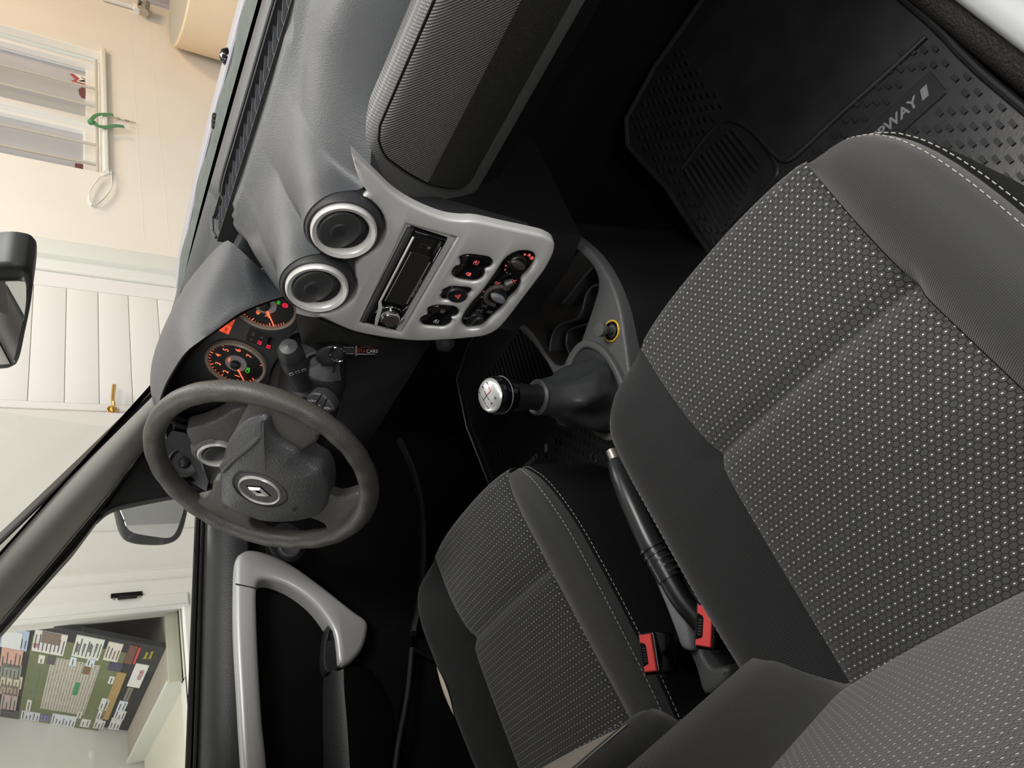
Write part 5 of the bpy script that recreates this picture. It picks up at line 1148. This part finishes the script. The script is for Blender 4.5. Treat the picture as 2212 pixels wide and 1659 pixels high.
build('boot_collar', lathe(gfm, [(0.0255, -0.004), (0.0262, 0.001), (0.0235, 0.004), (0.019, 0.003)], 32), M['boot'], ge)
build('stick_sleeve', lathe(gfm, [(0.0185, -0.006), (0.0182, 0.018), (0.0195, 0.034), (0.0205, 0.046)], 32), M['black'], ge)
kn_ = Vector((0.05, -0.16, 0.985)).normalized()
kfm = Frame(kt_ - kn_ * 0.012, (1, 0, 0), kn_.cross(Vector((1, 0, 0)))); kfm.r = (Vector((1, 0, 0)) - kn_ * kn_.x).normalized(); kfm.u = kn_.cross(kfm.r); kfm.n = kn_
kb2 = build('knob', lathe(kfm, [(0.0165, -0.048), (0.0200, -0.036), (0.0245, -0.018), (0.0265, -0.004), (0.0262, 0.004), (0.0235, 0.009)], 40), M['gloss_black'], ge)
build('knob_ring', tube([kfm.p(0.0262 * math.cos(a), 0.0262 * math.sin(a), -0.010) for a in [2 * PI * k / 40 for k in range(40)]], 0.0007, 5, True), M['grey_trim'], kb2)
build('knob_cap', lathe(kfm, [(0.0240, 0.0085), (0.0225, 0.0108), (0.0205, 0.0122), (0.0120, 0.0142), (0.0005, 0.0150)], 40), M['knob_cap'], kb2)
sf2 = lambda a, b: kfm.p(a, b, 0.0152 - 0.0031 * ((a * a + b * b) / 0.0205 ** 2))
for l, m in ((((-0.010, 0.008), (-0.010, -0.008)), 'print_black'), (((0.0, 0.008), (0.0, -0.008)), 'print_black'), (((-0.010, 0.0), (0.010, 0.0)), 'print_black'), (((0.010, 0.0), (0.010, 0.008)), 'print_red'), (((0.004, 0.0), (0.010, 0.0)), 'print_red')):
    build('shift_line', tube([sf2(*l[0]), sf2((l[0][0] + l[1][0]) / 2, (l[0][1] + l[1][1]) / 2), sf2(*l[1])], 0.0005, 5), M[m], kb2)
for s, a, b in (('1', -0.0105, 0.0125), ('3', 0.0, 0.0135), ('5', 0.0105, 0.0125), ('2', -0.0105, -0.0125), ('4', 0.0, -0.0135), ('R', 0.0105, -0.0125)):
    text('lettering', s, 0.0070, Frame(sf2(a, b) - kn_ * 0.0001, kfm.r, kfm.u), M['print_black'], kb2, depth=0.0006)

# handbrake, its grey side trim and dark shroud, the two belt buckles
hb = thing('handbrake', 'black handbrake lever with ribbed grip and metal button', 'handbrake', (0.02, -0.45, 0.60))
hpth = catmull([HX(1330, 997, 0.022), HX(1345, 1040, 0.022), HX(1378, 1115, 0.022), HX(1408, 1180, 0.022), HX(1440, 1240, 0.022), HX(1472, 1295, 0.022), HX(1510, 1340, 0.024), HX(1560, 1400, 0.026)], 5)
nh = len(hpth)
build('grip', tube(hpth[:22], [0.0120 + 0.0035 * min(1, k / 8) for k in range(22)], 16), M['brake'], hb)
build('lever', tube(hpth[18:], [0.0135] * (nh - 18), 12), M['black'], hb)
for k in range(5): build('rib', tube([HX(1408 + 8.5 * k, 1181 + 13.5 * k, 0.022), HX(1411 + 8.5 * k, 1186 + 13.5 * k, 0.022)], 0.0178, 18), M['brake'], hb)
build('button', tube([HX(1320, 974, 0.022), HX(1331, 999, 0.022)], 0.0075, 14), M['steel'], hb)
gt = thing('brake_side_trim', 'long pale grey textured trim beside the handbrake', 'trim panel', (-0.01, -0.48, 0.60))
GT = Frame((0, 0, 0.655), (1, 0, 0), (0, 1, 0))
gtp = smooth2([GT.px(*p) for p in ((1366, 1128), (1364, 1145), (1380, 1180), (1402, 1235), (1430, 1300), (1455, 1365), (1468, 1400), (1484, 1408), (1490, 1396), (1476, 1330), (1450, 1262), (1428, 1215), (1400, 1160), (1380, 1126))], 3)
build('cover', plate(GT, gtp, w0=-0.10, w1=0.0, bev=0.008), M['grey_trim'], gt, angle=1.2)
sh = thing('brake_shroud', 'dark grey moulded tail of the console around the handbrake slot', 'console part', (0.02, -0.55, 0.55))
SH = Frame((0, 0, 0.638), (1, 0, 0), (0, 1, 0))
shp = smooth2([SH.px(*p) for p in ((1446, 1250), (1462, 1262), (1478, 1300), (1490, 1345), (1510, 1400), (1534, 1442), (1560, 1440), (1575, 1450), (1560, 1480), (1520, 1500), (1500, 1440), (1478, 1390), (1456, 1330), (1447, 1290))], 3)
build('rail', plate(SH, shp, w0=-0.10, w1=0.0, bev=0.006), M['console'], sh, angle=1.2)
build('slot_floor', box(-0.02, 0.075, -0.68, -0.40, 0.45, 0.585), M['matt_black'], sh, smooth=False)
def buckle(label, o, r, u, wd, ht):
    b = thing('belt_buckle', label, 'seat belt buckle', o, 'seat belt buckles')
    f = Frame(o, r, u)
    build('body', plate(f, rrect(0, 0, wd + 0.007, ht + 0.007, 0.004), w0=-0.06, w1=0.0, bev=0.003), M['gloss_black'], b)
    h = [(-wd / 2, ht / 2), (wd / 2, ht / 2), (wd / 2, -ht / 2), (-wd / 2, -ht / 2), (-wd / 2, -ht * 0.36), (-wd * 0.12, -ht * 0.30), (-wd * 0.06, -ht * 0.26), (-wd * 0.06, ht * 0.18), (-wd * 0.14, ht * 0.24), (-wd / 2, ht * 0.30)]
    build('release_button', plate(f, h, w0=-0.004, w1=0.004, bev=0.001), M['red'], b)
    build('tongue_slot', join(*[boxf(f, -wd * 0.42, -wd * 0.14, -ht * 0.24 + ht * 0.07 * k, -ht * 0.20 + ht * 0.07 * k, 0.0, 0.0025) for k in range(6)]), M['black'], b)
    build('stem', boxf(f, -0.012, 0.012, -ht * 0.3, ht * 0.3, -0.20, -0.05), M['matt_black'], b, smooth=False)
    return b
def buckle_px(label, c4, plane):
    A, Bq, Cq, Dq = [HX(*p, plane) for p in c4]    # top-left, top-right, bottom-right, bottom-left as one faces the red face
    o = (A + Bq + Cq + Dq) / 4; r = ((Bq + Cq) - (A + Dq)) / 2; u = ((A + Bq) - (Dq + Cq)) / 2
    return o, r, u
# red faces look up and toward the seats
b1p = [HZ(1391, 1383, 0.70), HZ(1415, 1377, 0.705), HZ(1412, 1436, 0.715), HZ(1388, 1446, 0.71)]
o = sum(b1p, Vector()) / 4
tilt = lambda o: ((CAM - o).normalized() * 0.85 + Vector((-0.1, 0.15, 0.5))).normalized()
def bk_frame(o, ang):
    n = tilt(o); a = RM[0]; r = (a - n * a.dot(n)).normalized(); u = n.cross(r)
    return r * math.cos(ang) + u * math.sin(ang), u * math.cos(ang) - r * math.sin(ang)
buckle('red buttoned seat belt buckle standing beside the driver seat', o, *bk_frame(o, 0.10), 0.0155, 0.042)
b2p = [HZ(1508, 1331, 0.685), HZ(1522, 1322, 0.695), HZ(1532, 1376, 0.70), HZ(1511, 1393, 0.69)]
o2 = sum(b2p, Vector()) / 4
b2b = buckle('red buttoned seat belt buckle half hidden by the passenger seat beside the handbrake', o2 + Vector((0.004, 0, 0)), *bk_frame(o2, -0.15), 0.018, 0.044)

# ------------------------------------------------------------------ front seats
HW = [(-0.34, 0.222), (-0.2, 0.236), (-0.1, 0.238), (0.0, 0.236), (0.05, 0.232), (0.09, 0.224), (0.115, 0.213), (0.135, 0.199), (0.152, 0.180), (0.163, 0.162), (0.169, 0.1435)]
WI = [(-0.30, 0.153), (-0.24, 0.151), (0.0, 0.1375), (0.164, 0.1425), (0.2, 0.1425)]
ZB_ = [(-0.34, -0.040), (-0.24, -0.030), (-0.12, -0.014), (0.0, 0.0), (0.09, 0.016), (0.164, 0.020), (0.3, 0.020)]
def sm_interp(tab, x):
    return (interp(tab, x - 0.02) + 2 * interp(tab, x) + interp(tab, x + 0.02)) / 4
def px_y(p):
    d = p - CAM; return d.dot(RM[1]) / d.dot(RM[2]) * FPX + 829.5
def make_seat(root, cx, cy, cz, damaged=False, lean=0.29, back=-0.265, inner=0.0):
    W_ = lambda x, y, z: Vector((cx + x, cy + y, cz + z))
    YR, YF = -0.33, 0.169
    def ins(x, y):
        wi = interp(WI, y); t = min(1.0, abs(x) / wi)
        z = sm_interp(ZB_, y) + 0.006 * (1 - t * t)
        z -= 0.011 * math.exp(-(y / 0.010) ** 2) + 0.006 * math.exp(-((y - 0.004) / 0.03) ** 2) * (1 if y > 0 else 0.6)
        z -= 0.004 * math.exp(-((wi - abs(x)) / 0.005) ** 2)
        return z
    def panel(name, ys, roll):
        rows, uv = [], []
        for y in ys:
            wi = interp(WI, y); r = []
            for k in range(33):
                x = -wi + 2 * wi * k / 32; r.append(W_(x, y, ins(x, y))); uv.append((x, y))
            rows.append(r)
        if roll:
            y0 = ys[-1]; z0 = sm_interp(ZB_, y0); s = y0
            for k in range(1, 13):
                a = PI / 2 * min(1, k / 8); r = []
                dy = 0.022 * math.sin(a); dz = 0.022 * (1 - math.cos(a)) + (0.03 * (k - 8) if k > 8 else 0); s += 0.0045 if k <= 8 else 0.03
                wi = interp(WI, y0)
                for j in range(33):
                    x = -wi + 2 * wi * j / 32; r.append(W_(x, y0 + dy - 0.010 * (abs(x) / wi) ** 3, ins(x, y0) - dz)); uv.append((x, s))
                rows.append(r)
        return build(name, grid(rows), M['hex'], root, angle=2, uvs=uv)
    panel('cushion_front_panel', [0.0 + 0.164 * k / 24 for k in range(25)], True)
    panel('cushion_rear_panel', [YR + (0.0 - YR) * k / 40 for k in range(41)], False)
    def bol(t): return interp([(0, -0.003), (0.06, 0.004), (0.25, 0.020), (0.5, 0.032), (0.72, 0.034), (0.88, 0.026), (0.96, 0.014), (1.0, 0.0)], t)
    def bol_pt(s, y, t):
        wi = interp(WI, y); hw = sm_interp(HW, y) if y < 0.14 else interp(HW, y)
        if s < 0: hw += inner * min(1.0, max(0.0, (0.15 - y) / 0.06))
        sc_ = min(1.0, max(0.0, (hw - wi) / 0.09)); fr = min(1.0, max(0.0, (YF - y) / 0.05)); fr = math.sin(fr * PI / 2)
        return W_(s * (wi + (hw - wi) * t), y - 0.004 * (1 - fr), sm_interp(ZB_, y) + (ins(wi, y) - sm_interp(ZB_, y)) * max(0.0, 1 - t / 0.15) + bol(t) * sc_ * (0.35 + 0.65 * fr) - 0.018 * (1 - fr) * t)
    ysb = [YR + (YF - YR) * k / 60 for k in range(61)]
    edges = {}
    for s in (-1, 1):
        rows, uv = [], []
        for y in ysb:
            r = [bol_pt(s, y, t) for t in [0, 0.04, 0.1, 0.18, 0.28, 0.4, 0.52, 0.64, 0.74, 0.82, 0.88, 0.93, 0.97, 1.0]]
            rows.append(r); uv += [(y, k * 0.008) for k in range(len(r))]
        fl = s < 0
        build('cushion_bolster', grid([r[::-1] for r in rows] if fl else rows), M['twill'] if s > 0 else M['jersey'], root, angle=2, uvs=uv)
        edges[s] = [bol_pt(s, y, 1.0) for y in ysb]
    # skirt around the sides and front
    path = edges[-1] + [W_(x, YF + 0.014, -0.022) for x in (-0.10, 0, 0.10)] + edges[1][::-1]
    cen = W_(0, -0.05, 0)
    rows = [[], [], [], [], []]
    for p in path:
        d = Vector((p.x - cen.x, p.y - cen.y, 0)).normalized()
        rows[0].append(p); rows[1].append(p + d * 0.004 + Vector((0, 0, -0.010))); rows[2].append(p + d * 0.007 + Vector((0, 0, -0.04)))
        rows[3].append(Vector((p.x, p.y, cz - 0.13)) + d * 0.008); rows[4].append(Vector((p.x, p.y, cz - 0.29)) - d * 0.03)
    build('cushion_skirt', grid(rows), M['skirt'], root, angle=2)
    for s in (-1, 1):
        st = []
        for t, lift in ((0.955, 0.0012), (1.0, 0.001)):
            pts = resample([bol_pt(s, y, t) + Vector((s * 0.004 * (t == 1.0), 0, lift - 0.0045 * (t == 1.0))) for y in ysb], 150)
            for a, b in zip(pts[::2], pts[1::2]): st.append(tube([a, a.lerp(b, 1.2)], 0.0005, 4))
        build('stitching', join(*st), M['thread'], root, smooth=False, kind='stuff')
    # backrest
    a_ = Vector((0, -math.sin(lean), math.cos(lean))); n_ = Vector((0, math.cos(lean), math.sin(lean)))
    O = W_(0, back, -0.035)
    def BK(x, h, d): return O + Vector((x, 0, 0)) + a_ * h + n_ * d
    hs_ = [-0.05, -0.03, -0.01, 0.0, 0.01, 0.02, 0.04, 0.07] + [0.1 + 0.05 * k for k in range(13)]
    def bd(h): return 0.020 * math.sin(max(0, min(1, (h + 0.06) / 0.10)) * PI / 2) - 0.012
    rows, uv = [], []
    for h in hs_:
        wi = 0.150 + 0.02 * max(0, min(1, h / 0.5))
        rows.append([BK(-wi + 2 * wi * k / 24, h, bd(h) + 0.006 * (1 - (k / 12 - 1) ** 2)) for k in range(25)]); uv += [(-wi + 2 * wi * k / 24, h) for k in range(25)]
    build('backrest_panel', grid(rows), M['hex'], root, angle=2, uvs=uv)
    for s in (-1, 1):
        rows, uv = [], []
        for h in hs_:
            wi = 0.150 + 0.02 * max(0, min(1, h / 0.5)); hw = 0.250 + 0.01 * math.sin(max(0, min(1, h / 0.6)) * PI)
            e = math.sin(max(0.0, min(1.0, (h + 0.05) / 0.07)) * PI / 2)
            r = []
            for t, d in ((0, 0.0), (0.06, 0.006), (0.2, 0.024), (0.4, 0.050), (0.6, 0.064), (0.78, 0.060), (0.92, 0.040), (1.0, 0.012), (1.03, -0.03), (0.98, -0.11)):
                r.append(BK(s * (wi + (hw - wi) * t * (0.75 + 0.25 * e)), h, bd(h) + d * e - (0.02 * (1 - e) if t > 0 else 0))); uv.append((h, t * 0.1))
            rows.append(r)
        build('backrest_bolster', grid([r[::-1] for r in rows] if s > 0 else rows), M['jersey'], root, angle=2, uvs=uv)
    build('backrest_shell', grid([[BK(x, h, -0.11) for x in (-0.25, 0.25)] for h in (-0.05, 0.3, 0.7)]), M['skirt'], root)
    if damaged:
        build('backrest_cover', grid([[BK(x, h, 0.068 + 0.010 * math.cos(x * 6)) for x in [-0.23 + 0.046 * k for k in range(11)]] for h in (0.062, 0.075, 0.15, 0.3, 0.5)]), M['beige'], root, angle=2)
        build('stitching', join(*[tube([BK(-0.20 + 0.012 * k, 0.045, 0.074 - 0.02 * (abs(-0.20 + 0.012 * k) > 0.21)), BK(-0.194 + 0.012 * k, 0.045, 0.074)], 0.0006, 4) for k in range(34)]), M['thread'], root, smooth=False, kind='stuff')
        e = edges[-1]
        yf = [y for y in ysb if 1432 < px_y(bol_pt(-1, y, 0.75)) < 1546]
        L = len(yf) - 1; rows = [[bol_pt(-1, y, 0.84 + (tt - 0.84) * math.sin(PI * (0.08 + 0.84 * k / L)) ** 0.6) + Vector((-0.002, 0, 0.0035 * math.sin(PI * k / L) + 0.001)) for tt in (0.60, 0.72, 0.84, 0.95, 1.0)] for k, y in enumerate(yf)]
        build('torn_foam', grid(rows), M['foam'], root)
ps = thing('passenger_seat', 'grey passenger seat with hexagon patterned cloth and dark bolsters', 'car seat', (0.3237, -0.417, 0.40))
make_seat(ps, 0.3237, -0.417, 0.695, inner=0.016)
ds = thing('driver_seat', 'dark driver seat with dotted hexagon cloth and a torn left side', 'car seat', (-0.3354, -0.3575, 0.37))
make_seat(ds, -0.3354, -0.3575, 0.660, True, 0.30, -0.305)

# ------------------------------------------------------------------ rubber floor mats
def mat_bars(x0, x1, y0, y1, z, skip, lw=0.0052, ll=0.0115):
    va, vb = Vector((0.0096, -0.0120)), Vector((-0.0150, -0.0160)); gs = []
    for i in range(-120, 120):
        for j in range(-120, 120):
            p = Vector(((x0 + x1) / 2, (y0 + y1) / 2)) + va * i + vb * j
            if not (x0 < p.x < x1 and y0 < p.y < y1) or skip(p.x, p.y): continue
            gs.append(boxf(Frame((p.x, p.y, z), (1, -0.08, 0), (0.08, 1, 0)), -lw / 2, lw / 2, -ll / 2, ll / 2, -0.001, 0.0030))
    return join(*gs) if gs else None
pm = thing('floor_mat', 'black rubber passenger floor mat with short raised bars and a name plate', 'floor mat', (0.40, 0, 0.33), 'rubber floor mats')
ZP = 0.352
PM = Frame((0, 0, ZP), (1, 0, 0), (0, 1, 0))
pmo = smooth2([(0.612, 0.015), (0.604, -0.10), (0.600, -0.40), (0.57, -0.44), (0.20, -0.44), (0.16, -0.40), (0.15, 0.0), (0.150, 0.22), (0.165, 0.43), (0.55, 0.43), (0.60, 0.40), (0.612, 0.20)], 3)
build('base', plate(PM, pmo, w0=-0.024, w1=0.0, bev=0.003), M['rubber'], pm)
inn = offset2(pmo if area2(pmo) > 0 else pmo[::-1], 0.006)
build('raised_rim', tube([PM.p(a, b, 0.004) for a, b in inn], 0.0055, 8, True), M['rubber'], pm)
heel = lambda x, y: (0.19 < x < 0.335 and 0.04 < y < 0.22)
plt_ = lambda x, y: (0.30 < x < 0.568 and -0.082 < y + 0.10 * (x - 0.45) < -0.015)
mid = lambda x, y: (0.335 < x < 0.62 and 0.02 < y < 0.43)
build('raised_bars', mat_bars(0.165, 0.588, -0.42, 0.42, ZP, lambda x, y: heel(x, y) or plt_(x, y) or mid(x, y)), M['rubber'], pm, smooth=False, kind='stuff')
build('heel_pad', join(*[tube([PM.p(0.195 + 0.012 * k, 0.05 + 0.003 * k, 0.001), PM.p(0.205 + 0.011 * k, 0.21 - 0.003 * k, 0.001)], 0.003, 6) for k in range(11)], tube(catmull([PM.p(*p, 0.001) for p in ((0.19, 0.05), (0.30, 0.04), (0.335, 0.06), (0.335, 0.16), (0.30, 0.215), (0.20, 0.22))], 4), 0.003, 6)), M['rubber'], pm)
build('cross_ridge', tube(catmull([PM.p(*p, 0.002) for p in ((0.340, 0.10), (0.345, 0.055), (0.365, 0.038), (0.45, 0.026), (0.53, 0.012), (0.59, 0.004))], 4), 0.004, 8), M['rubber'], pm)
nfr = PM.sub(0.44, -0.049, 0.0, -0.10)
npl = build('name_plate', plate(nfr, rrect(-0.005, 0, 0.255, 0.044, 0.003), w0=-0.002, w1=0.0035, bev=0.0012), M['rubber'], pm)
text('lettering', 'STEPWAY', 0.0215, nfr.sub(0.040, 0.0, 0.0034), M['grey_trim'], npl, depth=0.0012, shear=0.2, spacing=1.04, bold=0.0005)
build('emblem_mark', plate(nfr, [(0.094, -0.0075), (0.104, -0.0075), (0.110, 0.0085), (0.100, 0.0085)], w0=0.0034, w1=0.0048, bev=0.0003), M['grey_trim'], npl, smooth=False)
dmt = thing('floor_mat', 'black rubber driver floor mat with ribbed heel pad beside the gear lever', 'floor mat', (-0.4, 0, 0.33), 'rubber floor mats')
ZD = 0.340
DM = Frame((0, 0, ZD), (1, 0, 0), (0, 1, 0))
dmo = smooth2([(-0.20, 0.30), (-0.20, -0.02), (-0.22, -0.35), (-0.60, -0.35), (-0.665, -0.1), (-0.665, 0.42), (-0.30, 0.42)], 3)
build('base', plate(DM, dmo, w0=-0.014, w1=0.0, bev=0.003), M['rubber'], dmt)
build('raised_rim', tube([DM.p(a, b, 0.003) for a, b in offset2(dmo if area2(dmo) > 0 else dmo[::-1], 0.006)], 0.005, 8, True), M['rubber'], dmt)
build('raised_bars', mat_bars(-0.50, -0.215, -0.33, 0.07, ZD, lambda x, y: y > 0.02 and x < -0.40), M['rubber'], dmt, smooth=False, kind='stuff')
build('heel_pad', join(*[tube([DM.p(-0.63 + 0.0145 * k, 0.12, 0.001), DM.p(-0.60 + 0.0145 * k, 0.33, 0.001)], 0.0035, 6) for k in range(22)]), M['rubber'], dmt)
dn = DM.sub(-0.505, 0.040, 0.0, -0.10)
dpl = build('name_plate', plate(dn, rrect(0, 0, 0.24, 0.042, 0.003), w0=-0.002, w1=0.003, bev=0.001), M['rubber'], dmt)
text('lettering', 'STEPWAY', 0.0185, dn.sub(-0.012, 0, 0.0029), M['grey_trim'], dpl, depth=0.0012, shear=0.2, spacing=1.12)
build('emblem_mark', plate(dn, [(0.060, -0.0075), (0.070, -0.0075), (0.076, 0.0085), (0.066, 0.0085)], w0=0.0029, w1=0.0043, bev=0.0003), M['grey_trim'], dpl, smooth=False)
ey = DM.sub(*DM.px(980 + 1400 / 4.608, 700 + 1330 / 4.608), 0.0)
build('fixing_eyelet', lathe(ey, [(0.013, 0.0), (0.013, 0.003), (0.010, 0.004), (0.0065, 0.003), (0.0062, 0.0005), (0.0005, 0.0005)], 24), M['rubber'], dmt)

# passenger door sill: gritty carpet edge and white painted step
sl2 = thing('door_sill', 'white painted door sill with dirty dark carpet edge at the passenger side', 'door sill', (0.66, -0.2, 0.33))
ysl = [0.30 - 0.05 * k for k in range(24)]
build('carpet_edge', grid([[(x, y, z) for x, z in ((0.606, 0.335), (0.612, 0.372), (0.622, 0.392), (0.640, 0.404))] for y in ysl]), M['grit'], sl2)
build('painted_step', grid([[(x, y, z) for x, z in ((0.640, 0.400), (0.641, 0.418), (0.648, 0.426), (0.668, 0.428), (0.680, 0.420), (0.684, 0.39), (0.69, 0.33))] for y in ysl]), M['white_body'], sl2, angle=1.0)
